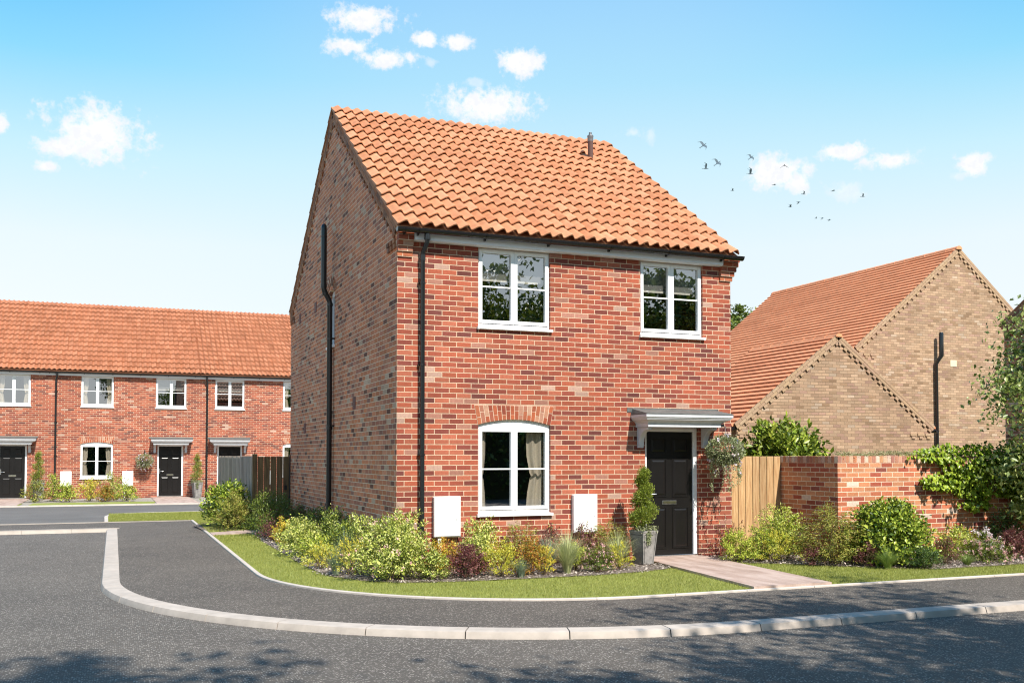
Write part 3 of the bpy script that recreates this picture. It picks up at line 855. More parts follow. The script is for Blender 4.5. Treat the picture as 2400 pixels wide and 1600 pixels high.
for (yy, zz) in ((6.20, 4.60), (8.0, 4.60), (2.70, 2.50), (7.33, 2.2)):
    v = MB(); v.box(-.006, 0, yy - .10, yy + .11, zz - .105, zz + .105)
    vo = v.build('air_brick', m_airb, main)
    h = MB()
    for k in range(5): h.box(-.008, -.0062, yy - .05, yy + .06, zz - .08 + k * .037, zz - .062 + k * .037)
    h.build('air_hole', m_iron, vo)
# flue on the front slope
fx, fy = 4.72, 3.30; fz = ZE + (ZR - ZE) / (YR - YE) * (fy - YE)
q = MB(); q.tube([(fx, fy, fz - .2), (fx, fy, 7.69)], .050, 16); fo = q.build('flue', m_flue, main, smooth=True)
q = MB(); q.tube([(fx, fy, 7.66), (fx, fy, 7.665), (fx, fy, 7.74), (fx, fy, 7.76), (fx, fy, 7.78), (fx, fy, 7.80), (fx, fy, 7.84)], [.052, .056, .056, .062, .058, .03, .028], 16); q.build('flue_terminal', m_flueT, fo, smooth=True, angle=30)
q = MB(); q.obox((fx, fy, fz + .03), (Vector((1, 0, 0)), Vector((0, .824, .566)), Vector((0, -.566, .824))), (.09, .12, .008)); q.build('flashing', m_tile, fo)
# basket bracket on the wall by the door
q = MB(); bx = 5.20
q.box(bx - .012, bx + .012, -.006, -.0005, 1.86, 2.10); q.tube([(bx, -.004, 2.09), (bx, -.40, 2.09)], .006, 6); q.tube([(bx, -.004, 1.93), (bx, -.34, 2.09)], .005, 6)
q.tube([(bx, -.40, 2.09), (bx, -.43, 2.11), (bx, -.42, 2.14), (bx, -.39, 2.13)], .006, 6)
q.box(bx - .02, bx + .02, -.42, -.36, 2.07, 2.115)
q.build('basket_bracket', m_iron, main)

# --- terrace along the far side of the court
h1 = house((-11.80, 28.0), 5.63, None, 'terraced red brick house furthest left with black downpipe on its right', 'terraced_house', tile=m_tile2, group='terraced brick houses across the court', upper=('curtain', 'curtain'))
h2 = house((-6.17, 28.0), 5.63, None, 'middle terraced red brick house with arched ground floor window and full black door', 'terraced_house', tile=m_tile2, group='terraced brick houses across the court', upper=('curtain', 'blind'))
h3 = house((-.54, 28.0), 5.69, 5.69, 'terraced red brick house partly hidden behind the grey board fence', 'terraced_house', tile=m_tile2, group='terraced brick houses across the court', upper=('curtain', 'blind'), downx=5.42)
for X in (-2.64, ):
    q = MB(); q.box(3.56 - .01, 3.57 + .01, -.006, 0, 1.66, 1.88); q.tube([(3.565, -.004, 1.86), (3.565, -.34, 1.86)], .007, 6); q.tube([(3.565, -.004, 1.70), (3.565, -.28, 1.86)], .006, 6); q.build('basket_bracket', m_iron, h2)
q = MB(); q.tube([(2.16, -.004, 1.86), (2.16, -.34, 1.86), (2.16, -.36, 1.95)], .009, 6); q.tube([(2.16, -.004, 1.70), (2.16, -.28, 1.86)], .008, 6); q.build('basket_bracket', m_iron, h3)

# ------------------------------------------------------------------ buff brick buildings
def buff(root_loc, hw, z_e, z_r, depth, label, name, gauge=.184, pipe=None, cat='house', seg=1.6, wallm=None, tilem=None, blockm=None, mort=None, ridge_r=.11, rz=0.):
    """gable on y=0 facing -y, ridge along y; local x in -hw..hw"""
    root = empty(name, root_loc, rz); tag(root, label, cat)
    sl = (z_r - z_e) / hw
    w = MB(); oh = .0
    zu = .06
    w.poly([(-hw, 0, -.12), (hw, 0, -.12), (hw, 0, z_e - zu), (0, 0, z_r - zu), (-hw, 0, z_e - zu)])
    w.poly([(-hw, depth, -.12), (hw, depth, -.12), (hw, depth, z_e - zu), (0, depth, z_r - zu), (-hw, depth, z_e - zu)])
    w.poly([(-hw, 0, -.12), (-hw, 0, z_e - zu), (-hw, depth, z_e - zu), (-hw, depth, -.12)]); w.poly([(hw, 0, -.12), (hw, 0, z_e - zu), (hw, depth, z_e - zu), (hw, depth, -.12)])
    w.build('wall', wallm or m_buff, root)
    t = MB()
    for sg in (-1, 1):
        E = Vector((sg * (hw + .12), 0, z_e - .12 * sl)); R = Vector((0, 0, z_r)); e = (R - E); Ls = e.length; e.normalize()
        nn = Vector((-e.z, 0, e.x)); nn = nn if nn.z > 0 else -nn
        rows = int(round(Ls / gauge)); gz_ = Ls / rows
        y0, y1 = .002, depth + .05; nt_ = int((y1 - y0) / seg)
        for r in range(rows):
            s0, s1 = r * gz_, min((r + 1) * gz_ + .02, Ls)
            for k in range(nt_):
                ya, yb = y0 + (y1 - y0) * k / nt_, y0 + (y1 - y0) * (k + 1) / nt_
                P = []
                for s, l in ((s0, .040), (s0 + .012, .058), (s0 + gz_ * .5, .046), (s1, .010)):
                    q_ = E + e * s + nn * l; P.append((q_.x, q_.z))
                q_ = E + e * s0 + nn * .004; P.append((q_.x, q_.z))
                vs = [(p[0], ya, p[1]) for p in P] + [(p[0], yb - .001, p[1]) for p in P]
                fs = [(0, 1, 6, 5), (1, 2, 7, 6), (2, 3, 8, 7), (4, 0, 5, 9)]
                if k == 0: fs.append((0, 4, 3, 2, 1))
                if k == nt_ - 1: fs.append((5, 6, 7, 8, 9))
                t.add(vs, fs)
        P = [E - nn * .02, R - nn * .02, R - nn * .05, E - nn * .05]
        t.prism([(p.x, p.z) for p in P], 'y', y0 + .02, y1 - .02)
    ro = t.build('roof', tilem or m_tile3, root, smooth=True, angle=25)
    r = MB(); n = 10
    L = []
    yy = -.07
    while yy < depth + .05:
        ye = min(yy + .45, depth + .07)
        lp = []
        for y_, rr in ((yy, ridge_r + .006), (yy + .03, ridge_r + .006), (yy + .031, ridge_r), (ye, ridge_r)):
            lp.append([(rr * math.cos(PI * i / n) * 1.05, y_, z_r - .035 + rr * math.sin(PI * i / n)) for i in range(n + 1)])
        r.loft(lp); yy = ye
    r.build('ridge', tilem or m_tile3, ro, smooth=True, angle=40)
    b = MB(); bk = MB()
    for sg in (-1, 1):
        rake(b, bk, (sg * (hw + .09), 0, z_e - .09 * sl + .055), (0, 0, z_r + .055), 'y', (0, -1, 0), prot=.04)
    # stepped footings of the verge
        for k in range(3):
            x_ = sg * (hw - .12 - k * .25)
            b.box(x_ - .055, x_ + .055, -.026, 0, z_e - .34, z_e - .275); b.box(x_ - .11, x_ + .11, -.026, 0, z_e - .265, z_e - .20)
    bo = b.build('verge_brick', blockm or m_buff_i, root); bk.build('verge_mortar', mort or m_mortar_b, bo)
    for sg in ((-1, 1) if not rz else ()):
        g_ = MB(); xg = sg * (hw + .17); zg = z_e - .12
        pr = [(xg + .06 * math.cos(PI + PI * i / 8), zg + .06 * math.sin(PI + PI * i / 8)) for i in range(9)]
        g_.prism(pr, 'y', -.04, depth); g_.box(min(sg * hw, xg), max(sg * hw, xg), .0, depth, zg - .02, zg + .03)
        g_.build('gutter', m_black, root)
    return root
garage = buff((13.1, 6.3, 0), 3.02, 2.40, 4.63, 3.5, 'small buff brick outbuilding with a red tiled roof in front of the large gable', 'buff_outbuilding', cat='outbuilding', ridge_r=.09)
big = buff((20.95, 10.0, 0), 4.05, 4.90, 8.16, 9.4, 'large buff brick house with red tiled roof and black pipe on its gable', 'buff_brick_house')
q = MB()
q.tube([(-.93, -.20, 5.44), (-.93, -.20, 5.40), (-.93, -.20, 4.72), (-1.0, -.12, 4.55), (-1.02, -.08, 4.45), (-1.02, -.08, 0)], [.055, .07, .07, .055, .05, .05], 10)
po = q.build('soil_pipe', m_pipe, big, smooth=True, angle=40)
q = MB(); q.box(-.38, -.12, -.012, 0, 4.42, 4.62); q.build('wall_vent', m_paleb, big)
red = buff((14.2, -2.36, 0), 4.62, 4.50, 7.7, 6, 'red brick house end behind the tree on the right edge of the view', 'neighbour_house', wallm=m_gable, blockm=m_gable_i, mort=m_mortar, rz=-PI / 2)

# ------------------------------------------------------------------ garden wall, gate, fence
CX_, CY_ = 6.665, -1.34; WH = 1.500; XE = 13.9
root = empty('garden_wall', (CX_, CY_, 0)); tag(root, 'orange brick garden wall with header coping, bent round a corner beside the wooden gate', 'wall')
w = MB(); t_ = .215
w.prism([(0, 0), (XE - CX_, 0), (XE - CX_, t_), (t_, t_), (t_, 1.44), (0, 1.44)], 'z', -.12, WH)
w.build('wall', m_gwall, root)
cp = MB(); bk = MB()
s = .0
while s < XE - CX_ - .08:
    cp.box(s + .004, s + .071, -.003, t_ + .003, WH + .008, WH + .112); s += .075
s = .075
while s < 1.44 - .07:
    cp.box(-.003, t_ + .003, s + .004, s + .071, WH + .008, WH + .112); s += .075
bk.prism([(.003, .003), (XE - CX_ - .01, .003), (XE - CX_ - .01, t_ - .003), (t_ - .003, t_ - .003), (t_ - .003, 1.43), (.003, 1.43)], 'z', WH + .0005, WH + .108)
co = cp.build('coping_brick', m_gwall_i, root, bevel=.003); bk.build('coping_mortar', m_mortar, co)

root = empty('garden_gate', (5.66, .06, 0)); tag(root, 'light oak vertical board gate between the house corner and the garden wall', 'gate')
g = MB(); x = 0.012
i = 0
while x < .985:
    g.box(x, min(x + .132, .99), 0, .022, .03, 1.607); x += .141; i += 1
g.build('board', m_oak, root, bevel=.006)
g = MB(); g.box(.0, .99, .023, .06, .2, .3); g.box(.0, .99, .023, .06, 1.3, 1.4); g.build('rail', m_oak, root)

root = empty('board_fence', (-.80, 9.2, 0)); tag(root, 'tall silver-grey vertical board fence running back from the brown gate', 'fence')
g = MB(); y = .06
while y < 8.2:
    wd = .118
    g.box(-.012 if int(y * 9) % 2 else -.022, .012, y, y + wd, .03, 1.612 + rnd.uniform(-.004, .004)); y += .126
g.build('board', m_greywood, root)
g = MB(); g.box(.013, .05, .05, 8.2, .4, .48); g.box(.013, .05, .05, 8.2, 1.3, 1.38); g.build('rail', m_greywood, root)
g = MB(); g.box(-.04, .06, -.05, .05, 0, 1.66); g.build('post', m_brownwood, root)
root = empty('side_gate', (-.735, 9.17, 0)); tag(root, 'dark brown wooden side gate between the grey fence and the house', 'gate')
g = MB(); x = .005
while x < .70:
    g.box(x, min(x + .134, .71), 0, .02, .03, 1.60); x += .142
g.build('board', m_brownwood, root, bevel=.002)
g = MB(); g.box(.712, .733, -.03, .04, 0, 1.64); g.build('post', m_iron, root)
g = MB(); g.box(.60, .655, -.02, 0, .85, .95); g.build('latch', m_iron, root)
# ------------------------------------------------------------------ foliage
def unit(v): return v / np.maximum(np.linalg.norm(v, axis=-1, keepdims=True), 1e-9)
def leaves_geo(rs, P, T, L, asp, up=.5, fold=.18, Nrm=None):
    """rhombic folded leaves at P pointing along T; returns V, F (two triangles each)"""
    n = len(P)
    R = rs.normal(size=(n, 3)); R[:, 2] += up * 2
    if Nrm is not None: R = Nrm + rs.normal(size=(n, 3)) * .35
    S = unit(np.cross(T, R)); Nn = np.cross(S, T)
    L = (L * rs.uniform(.65, 1.3, n))[:, None]; W = L * asp * .5
    mid = P + T * L * .45
    V = np.stack([P, mid + S * W + Nn * W * fold * 2, P + T * L - Nn * L * .06, mid - S * W + Nn * W * fold * 2], 1).reshape(-1, 3)
    b = np.arange(n) * 4
    F = np.stack([np.stack([b, b + 1, b + 2], 1), np.stack([b, b + 2, b + 3], 1)], 1).reshape(-1, 3)
    return V, F

def twigs(rs, n, rx, h, flat=1., low=.1, spread=.25, upness=.5, jag=.15, lumps=5):
    ph = rs.uniform(0, 2 * PI, n); u = rs.uniform(0, 1, n)
    el = np.arcsin(u ** .75) * .98
    ry = rx * flat
    lump = 1 + jag * np.sin(ph * lumps + rs.uniform(0, 6)) * np.cos(el * 3 + rs.uniform(0, 6)) + rs.normal(0, jag * .6, n)
    rad = np.where(rs.uniform(size=n) < .7, 1., rs.uniform(.45, 1., n))
    E = np.stack([np.cos(ph) * np.cos(el) * rx, np.sin(ph) * np.cos(el) * ry, h * (low + (1 - low) * np.sin(el))], 1)
    E[:, :2] *= (lump * rad)[:, None]; E[:, 2] *= (.72 + .28 * lump) * (.6 + .4 * rad)
    B = np.stack([rs.normal(0, spread * rx * .5, n), rs.normal(0, spread * ry * .5, n), np.zeros(n)], 1)
    C = B * .4 + E * .6; C[:, 2] = E[:, 2] * (.5 + upness * .6); C[:, :2] = B[:, :2] + (E[:, :2] - B[:, :2]) * (.75 - upness * .5)
    return B, C, E
def bez(B, C, E, t):
    t = t[:, None]; return B * (1 - t) ** 2 + 2 * C * t * (1 - t) + E * t * t
def dbez(B, C, E, t):
    t = t[:, None]; return unit(2 * (1 - t) * (C - B) + 2 * t * (E - C))

def stem_obj(B, C, E, idx, r, parent, mat, t1=.9, name='stem'):
    mb = MB()
    for i in idx:
        pts = [tuple(bez(B[i:i + 1], C[i:i + 1], E[i:i + 1], np.array([t]))[0]) for t in (0, .3, .6, t1)]
        mb.tube(pts, [r, r * .8, r * .55, r * .25], 4, cap=False)
    return mb.build(name, mat, parent)

def shrub(name, x, y, w, h, mat, label, seed, leaf=.035, asp=.5, n=2600, tw=120, kind='round', flower=None, nfl=0, fsz=.02, group=None, z=0., up=.5, upness=.55, flat=1., jag=.16, mat2=None, frac2=.0, low=.08, cat='shrub', tip=.0, stems=14, tilt=.0):
    rs = np.random.RandomState(seed); n = int(n * 1.5); tw = int(tw * .82); w *= 1.14; h *= 1.04
    root = empty(name, (x, y, z), seed * 1.7 % 6.28); tag(root, label, cat, group)
    B, C, E = twigs(rs, tw, w / 2, h, flat, low, .3, upness, jag)
    def mk(nm, m, cnt, par):
        ti = rs.randint(0, tw, cnt); t = 1 - np.abs(rs.normal(0, .34, cnt)); t = np.clip(t, .12, 1.0)
        P = bez(B[ti], C[ti], E[ti], t); D = dbez(B[ti], C[ti], E[ti], t)
        jit = leaf * (.66 if kind != 'spike' else .38)
        P = P + rs.normal(0, jit, (cnt, 3)); P[:, 2] = np.abs(P[:, 2]) + .005
        if kind == 'spike': T = unit(D * 1.0 + rs.normal(0, .55, (cnt, 3)) + np.array([0, 0, .35]))
        elif kind == 'fern': 
            out = P.copy(); out[:, 2] = 0; T = unit(unit(out) * .8 + rs.normal(0, .55, (cnt, 3)) * np.array([1, 1, .45]) + np.array([0, 0, -.12]))
        else: T = unit(D * .45 + rs.normal(0, .75, (cnt, 3)) + unit(P) * .35)
        out_n = P / np.array([w / 2, w / 2, h]); out_n = unit(out_n) + np.array([0, 0, .45])
        V, F = leaves_geo(rs, P, T, leaf, asp, up, Nrm=unit(out_n + rs.normal(0, .42, (cnt, 3))))
        return np_mesh(nm, V, F, m, par)
    fo = mk('foliage', mat, int(n * (1 - frac2)), root)
    if mat2: mk('foliage', mat2, int(n * frac2), root)
    stem_obj(B, C, E, rs.choice(tw, min(tw, stems), replace=False), .006, root, m_stem)
    if flower:
        cnt = nfl; per = 7
        ti = rs.randint(0, tw, cnt); P = bez(B[ti], C[ti], E[ti], np.ones(cnt)) * 1.03
        P = np.repeat(P, per, 0) + rs.normal(0, fsz * .6, (cnt * per, 3))
        T = unit(rs.normal(0, 1, (cnt * per, 3)) + np.array([0, 0, .5]))
        V, F = leaves_geo(rs, P, T, fsz, .8, .8)
        np_mesh('blossom', V, F, flower, root)
    return root

def grass_tuft(name, x, y, w, h, mat, label, seed, n=420, bw=.007, group=None, z=0., droop=.5):
    rs = np.random.RandomState(seed); n = int(n * 1.3); w *= 1.3; h *= 1.1
    root = empty(name, (x, y, z)); tag(root, label, 'ornamental grass', group)
    ph = rs.uniform(0, 2 * PI, n); k = np.sqrt(rs.uniform(0, 1, n)); H = h * rs.uniform(.6, 1.12, n) * (1 - .25 * k); R = w / 2 * k * rs.uniform(.7, 1.25, n)
    d = np.stack([np.cos(ph), np.sin(ph), np.zeros(n)], 1); sd = np.stack([-np.sin(ph), np.cos(ph), np.zeros(n)], 1)
    base = d * rs.uniform(0, .045, n)[:, None]
    V = []; ts = [0, .35, .7, 1.]
    for t in ts:
        p = base + d * (R * t ** 1.9)[:, None]; p[:, 2] = H * (t - droop * k * t ** 3 * .45)
        ww = bw * (1 - t * .92)
        V += [p - sd * ww / 2, p + sd * ww / 2]
    V = np.stack(V, 1).reshape(-1, 3); b = (np.arange(n) * 8)[:, None]
    F = np.concatenate([b + np.array([[2 * i, 2 * i + 1, 2 * i + 3, 2 * i + 2]]) for i in range(3)], 0)
    np_mesh('blade', V, F, mat, root)['kind'] = 'stuff'
    return root

G1 = 'shrubs and perennials in the planting beds'
S = shrub
# side bed, running back along the gable wall
S('laurel_shrub', -1.28, 9.75, 1.10, .94, L_laurel, 'glossy yellow-green broad-leaved shrub beside the grey board fence', 11, leaf=.075, n=4200, tw=170, group=G1, kind='round', mat2=L_dark, frac2=.2)
S('nandina_shrub', -1.22, 8.85, 1.00, .84, L_nan, 'feathery olive-green shrub on the lawn edge just past the narrow side path', 12, leaf=.045, asp=.3, n=3600, tw=120, kind='fern', group=G1, jag=.25)
S('green_shrub', -.78, 6.9, .92, .86, L_green, 'mid-green dense shrub below the brown side gate', 13, leaf=.045, asp=.35, n=3600, tw=130, group=G1, jag=.25)
S('green_shrub', -.42, 7.6, .62, .78, L_green, 'dark green shrub tucked at the far end of the gable wall', 14, leaf=.045, asp=.35, n=1800, tw=90, group=G1, mat2=L_dark, frac2=.4)
S('burgundy_green_shrub', -.42, 5.4, .72, .66, L_green, 'green shrub flecked with purple against the gable wall', 15, leaf=.038, asp=.4, n=2800, tw=110, group=G1, mat2=L_bur, frac2=.35)
S('barberry_shrub', -.92, 5.6, .35, .36, L_bur, 'tiny burgundy shrub at the stony edge beside the narrow side path', 16, leaf=.03, n=700, tw=50, group=G1)
S('golden_shrub', -.88, 4.5, .40, .46, L_yel, 'small yellow and orange shrub on the side bed edge', 17, leaf=.035, asp=.35, n=1100, tw=60, kind='spike', group=G1, mat2=L_ora, frac2=.5)
S('variegated_shrub', -.80, 2.6, .86, .50, L_var, 'low bright variegated shrub bulging over the side bed edge', 18, leaf=.042, asp=.5, n=2600, tw=120, group=G1, jag=.22)
S('variegated_shrub', -.75, 3.7, .6, .52, L_var, 'cream-flecked shrub behind the low variegated one in the side bed', 48, leaf=.042, asp=.5, n=1500, tw=80, group=G1, jag=.22)
S('dark_green_shrub', -.45, 2.35, .78, .74, L_green, 'dark green shrub at the foot of the black soil pipe', 19, leaf=.042, asp=.45, n=2600, tw=120, group=G1, mat2=L_var, frac2=.25, jag=.25)
S('dark_green_shrub', -.40, 3.9, .7, .66, L_green, 'deep green shrub just behind the soil pipe foot', 49, leaf=.042, asp=.42, n=1900, tw=100, group=G1, mat2=L_dark, frac2=.4)
grass_tuft('grass_tuft', -.60, .55, .46, .60, L_bblade, 'grey-green grass tuft leaning against the gable near the corner', 20, n=260, group='ornamental grasses in the beds')
S('golden_shrub', -.70, -.30, .52, .50, L_yel, 'yellow spiky shrub with ochre tips near the house corner', 21, leaf=.032, asp=.3, n=1700, tw=90, kind='spike', group=G1, mat2=L_var, frac2=.3)
grass_tuft('grass_tuft', -.92, -.30, .36, .40, L_bblade, 'small blue-green grass tuft at the front of the side bed', 22, n=240, group='ornamental grasses in the beds')
S('spirea_shrub', -.33, -.98, .92, .78, L_var, 'large bright spirea with pink flower spikes at the bed corner', 23, leaf=.042, asp=.45, n=5200, tw=190, group=G1, flower=F_pink, nfl=60, fsz=.024, jag=.22, low=.05)
S('spirea_shrub', .02, -.35, .56, .82, L_var, 'taller pale spirea shoots standing against the house corner', 24, leaf=.042, asp=.45, n=2200, tw=90, group=G1, jag=.3)
S('spirea_shrub', -.42, .25, .40, .78, L_var, 'thin upright cream and green sprigs beside the gable corner', 25, leaf=.042, asp=.45, n=900, tw=40, group=G1, jag=.3, upness=.9)
S('euonymus_shrub', -.86, 1.45, .66, .42, L_lime, 'lime and cream shrub filling the side bed edge opposite the soil pipe', 44, leaf=.036, n=1700, tw=90, group=G1, mat2=L_var, frac2=.4)
S('green_shrub', -.40, 1.35, .66, .62, L_green, 'green shrub close to the gable wall between the soil pipe and the corner', 45, leaf=.04, asp=.42, n=1700, tw=90, group=G1, mat2=L_lime, frac2=.3)
S('golden_shrub', -.95, .55, .42, .40, L_yel, 'yellow tipped shrub on the curved edge of the side bed', 46, leaf=.030, asp=.35, n=1100, tw=60, kind='spike', group=G1, mat2=L_var, frac2=.4)
S('burgundy_green_shrub', -.85, 6.1, .62, .56, L_green, 'dark green and red shrub at the bend of the side bed by the narrow path', 50, leaf=.036, asp=.4, n=1500, tw=80, group=G1, mat2=L_bur, frac2=.3)
# front bed, back row
S('orange_shrub', .60, -.42, .46, .42, L_ora, 'orange-tipped low shrub under the left white meter box', 26, leaf=.030, n=1600, tw=80, group=G1)
S('variegated_shrub', 1.12, -.42, .58, .66, L_var, 'tall pale variegated shrub below the left end of the ground floor window', 27, leaf=.038, asp=.5, n=2400, tw=100, group=G1, jag=.25)
S('nandina_shrub', 1.78, -.38, .62, .62, L_nan, 'fine-leaved olive shrub centred under the ground floor window', 28, leaf=.034, asp=.32, n=2800, tw=110, kind='fern', group=G1)
grass_tuft('grass_tuft', 2.02, -.78, .50, .54, L_bblade, 'pale wispy grass tuft behind the red and yellow shrub', 29, n=260, bw=.006, group='ornamental grasses in the beds')
S('barberry_shrub', 2.30, -.30, .46, .56, L_bur, 'burgundy shrub below the right end of the window sill', 30, leaf=.028, n=1500, tw=80, group=G1, mat2=L_var, frac2=.15)
S('barberry_shrub', 2.80, -.30, .54, .56, L_bur, 'burgundy shrub directly under the right white meter box', 31, leaf=.028, n=1900, tw=90, group=G1, mat2=L_nan, frac2=.15)
S('nandina_shrub', 3.20, -.38, .58, .64, L_nan, 'fine-leaved olive shrub between the right meter box and the spiral topiary', 32, leaf=.034, asp=.32, n=2600, tw=100, kind='fern', group=G1)
grass_tuft('grass_tuft', 3.14, -.78, .62, .58, L_blade, 'arching pale grass tuft just left of the grey planter', 33, n=360, group='ornamental grasses in the beds')
# front bed, front row
S('euonymus_shrub', .13, -1.24, .50, .36, L_var, 'low green and cream shrub with small leaves at the front of the bed', 34, leaf=.030, n=1900, tw=90, group=G1, mat2=L_green, frac2=.35)
S('euonymus_shrub', .30, -.80, .46, .42, L_yel, 'yellow-orange shrub behind the low green and cream one', 35, leaf=.028, n=1300, tw=80, kind='spike', group=G1, mat2=L_ora, frac2=.5)
S('barberry_shrub', .62, -1.22, .52, .42, L_bur, 'round dark burgundy shrub at the front of the bed below the left meter box', 36, leaf=.028, n=2600, tw=120, group=G1)
S('golden_shrub', 1.10, -1.28, .52, .48, L_yel, 'bright yellow spiky shrub at the front of the bed under the window', 37, leaf=.028, asp=.35, n=1900, tw=90, kind='spike', group=G1, mat2=L_lime, frac2=.3)
S('golden_shrub', .92, -.86, .42, .50, L_var, 'cream-yellow leafy shrub between the burgundy and the bright yellow ones', 47, leaf=.036, n=1200, tw=70, group=G1)
S('red_green_shrub', 1.52, -1.22, .44, .46, L_org, 'small shrub mixing red and green leaves in the middle of the front bed', 38, leaf=.028, n=1900, tw=90, group=G1)
S('golden_shrub', 1.74, -1.34, .28, .38, L_yel, 'slim yellow shrub pressed against the red and green one', 39, leaf=.028, asp=.3, n=900, tw=50, kind='spike', group=G1, mat2=L_ora, frac2=.25)
grass_tuft('grass_tuft', 2.08, -1.28, .54, .62, L_blade, 'large pale green grass fountain at the front of the bed', 40, n=560, bw=.008, group='ornamental grasses in the beds')
S('pink_flower_shrub', 2.56, -1.27, .42, .34, L_green, 'low mound covered in pale pink flowers at the front of the bed', 41, leaf=.024, n=1500, tw=90, group=G1, flower=F_pink, nfl=120, fsz=.018)
S('golden_shrub', 2.98, -1.12, .36, .36, L_yel, 'thin yellow-green spikes beside the grey planter', 42, leaf=.026, asp=.3, n=900, tw=50, kind='spike', group=G1, mat2=L_lime, frac2=.4)
S('lime_shrub', 2.36, -.95, .34, .38, L_lime, 'small lime green shrub between the grass fountain and the pink mound', 43, leaf=.028, n=900, tw=50, group=G1)
grass_tuft('grass_tuft', 1.32, -1.45, .3, .30, L_bblade, 'short blue-green tuft at the lawn edge by the red and green shrub', 44, n=160, group='ornamental grasses in the beds')
# right bed
S('barberry_shrub', 5.34, -.36, .60, .62, L_bur, 'loose burgundy sprays against the brickwork right of the front door', 51, leaf=.028, n=1000, tw=60, group=G1, jag=.3, mat2=L_org, frac2=.2)
S('lime_shrub', 5.14, -.86, .56, .46, L_lime, 'round lime green shrub beside the front path', 52, leaf=.028, n=2600, tw=120, group=G1)
S('lime_shrub', 5.55, -.95, .46, .48, L_lime, 'smaller lime shrub squeezed beside the round one near the oak gate', 53, leaf=.030, n=1700, tw=90, group=G1, mat2=L_green, frac2=.3)
S('variegated_shrub', 5.92, -.88, .82, .82, L_lime, 'tall bright yellow-green shrub in front of the oak gate', 54, leaf=.036, asp=.4, n=4200, tw=150, group=G1, mat2=L_var, frac2=.4)
S('golden_shrub', 5.62, -1.18, .56, .50, L_yel, 'yellow flower spikes at the foot of the tall bright shrub', 55, leaf=.026, asp=.3, n=1400, tw=70, kind='spike', group=G1, mat2=L_lime, frac2=.3)
S('nandina_shrub', 6.22, -1.72, .92, .84, L_nan, 'wide feathery olive and copper shrub in front of the wall corner', 56, leaf=.042, asp=.3, n=4800, tw=150, kind='fern', group=G1, jag=.2)
S('barberry_shrub', 5.86, -1.72, .28, .28, L_bur, 'tiny burgundy shrub left of the feathery shrub base', 57, leaf=.025, n=600, tw=40, group=G1)
S('barberry_shrub', 6.52, -2.16, .36, .34, L_bur, 'small burgundy shrub between the feathery shrub and the glossy ball', 58, leaf=.025, n=1000, tw=60, group=G1)
S('laurel_shrub', 7.10, -1.95, 1.16, .90, L_laurel, 'big round glossy green and yellow shrub in front of the garden wall', 59, leaf=.062, asp=.55, n=8000, tw=260, group=G1, jag=.06, low=.04, mat2=L_dark, frac2=.2)
grass_tuft('grass_tuft', 6.60, -2.46, .46, .32, L_gblade, 'bright green grass tuft on the lawn edge before the glossy ball', 60, n=420, bw=.006, group='ornamental grasses in the beds')
S('hebe_shrub', 7.12, -2.62, .52, .28, L_dark, 'low dark green cushion on the lawn edge', 61, leaf=.024, n=2300, tw=120, group=G1)
S('barberry_shrub', 7.86, -2.25, .48, .36, L_bur, 'reddish green low shrub right of the dark cushion', 62, leaf=.026, n=1500, tw=80, group=G1, mat2=L_green, frac2=.4)
S('lime_shrub', 8.56, -1.80, .62, .50, L_lime, 'light yellow-green shrub against the middle of the garden wall', 63, leaf=.032, n=2200, tw=100, group=G1, mat2=L_var, frac2=.4)
S('sedum_shrub', 8.62, -2.34, .72, .36, L_green, 'sedum mound with pink and white flower heads by the lawn', 64, leaf=.030, n=2000, tw=110, group=G1, flower=F_pink, nfl=170, fsz=.02)
S('sedum_shrub', 8.92, -2.02, .50, .44, L_green, 'pale pinkish white flower mound behind the pink sedum', 65, leaf=.030, n=900, tw=80, group=G1, flower=F_white, nfl=150, fsz=.024)
grass_tuft('grass_tuft', 8.0, -2.56, .34, .18, L_gblade, 'short yellow-green tuft between the reddish shrub and the sedum', 66, n=260, bw=.006, group='ornamental grasses in the beds')
S('barberry_shrub', 9.48, -2.10, .60, .44, L_bur, 'burgundy shrub beyond the sedum at the right edge', 67, leaf=.028, n=2300, tw=110, group=G1)
S('dark_green_shrub', 9.75, -1.68, .58, .68, L_dark, 'dark green shrub against the wall under the ivy', 68, leaf=.036, n=2400, tw=110, group=G1)
S('nandina_shrub', 10.2, -1.95, .42, .54, L_nan, 'ochre feathery shrub at the far right end of the bed', 69, leaf=.036, asp=.3, n=1300, tw=60, kind='fern', group=G1, mat2=L_ora, frac2=.3)
S('golden_shrub', 9.10, -1.66, .34, .38, L_yel, 'yellow shrub peeping up behind the pale flower mound', 70, leaf=.026, n=800, tw=50, group=G1)
# terrace beds
G2 = 'small shrubs in the terrace beds'
for i, (x, y, w_, h_, m_, lab) in enumerate([
    (-6.30, 25.3, .80, .72, L_nan, 'olive shrub at the left end of the terrace bed beside the black door path'),
    (-5.72, 25.4, .76, .92, L_lime, 'lime shrub in the terrace bed under the left meter box'),
    (-5.25, 25.0, .66, .62, L_lime, 'low light green shrub right of the lime one in the terrace bed'),
    (-4.55, 25.3, .80, .82, L_yel, 'yellow-green shrub under the middle terrace house window'),
    (-4.02, 24.9, .66, .52, L_org, 'low green and reddish shrub in the terrace bed below the window corner'),
    (-3.72, 26.0, .95, .98, L_var, 'tallest cream and pink shrub of the terrace bed beside the right meter box'),
    (-3.30, 25.0, .80, .58, L_lime, 'spreading lime shrub at the right end of the terrace bed')]):
    S('terrace_shrub', x, y, w_, h_, m_, lab, 80 + i, leaf=.055, n=1100, tw=70, group=G2, mat2=L_green, frac2=.25)

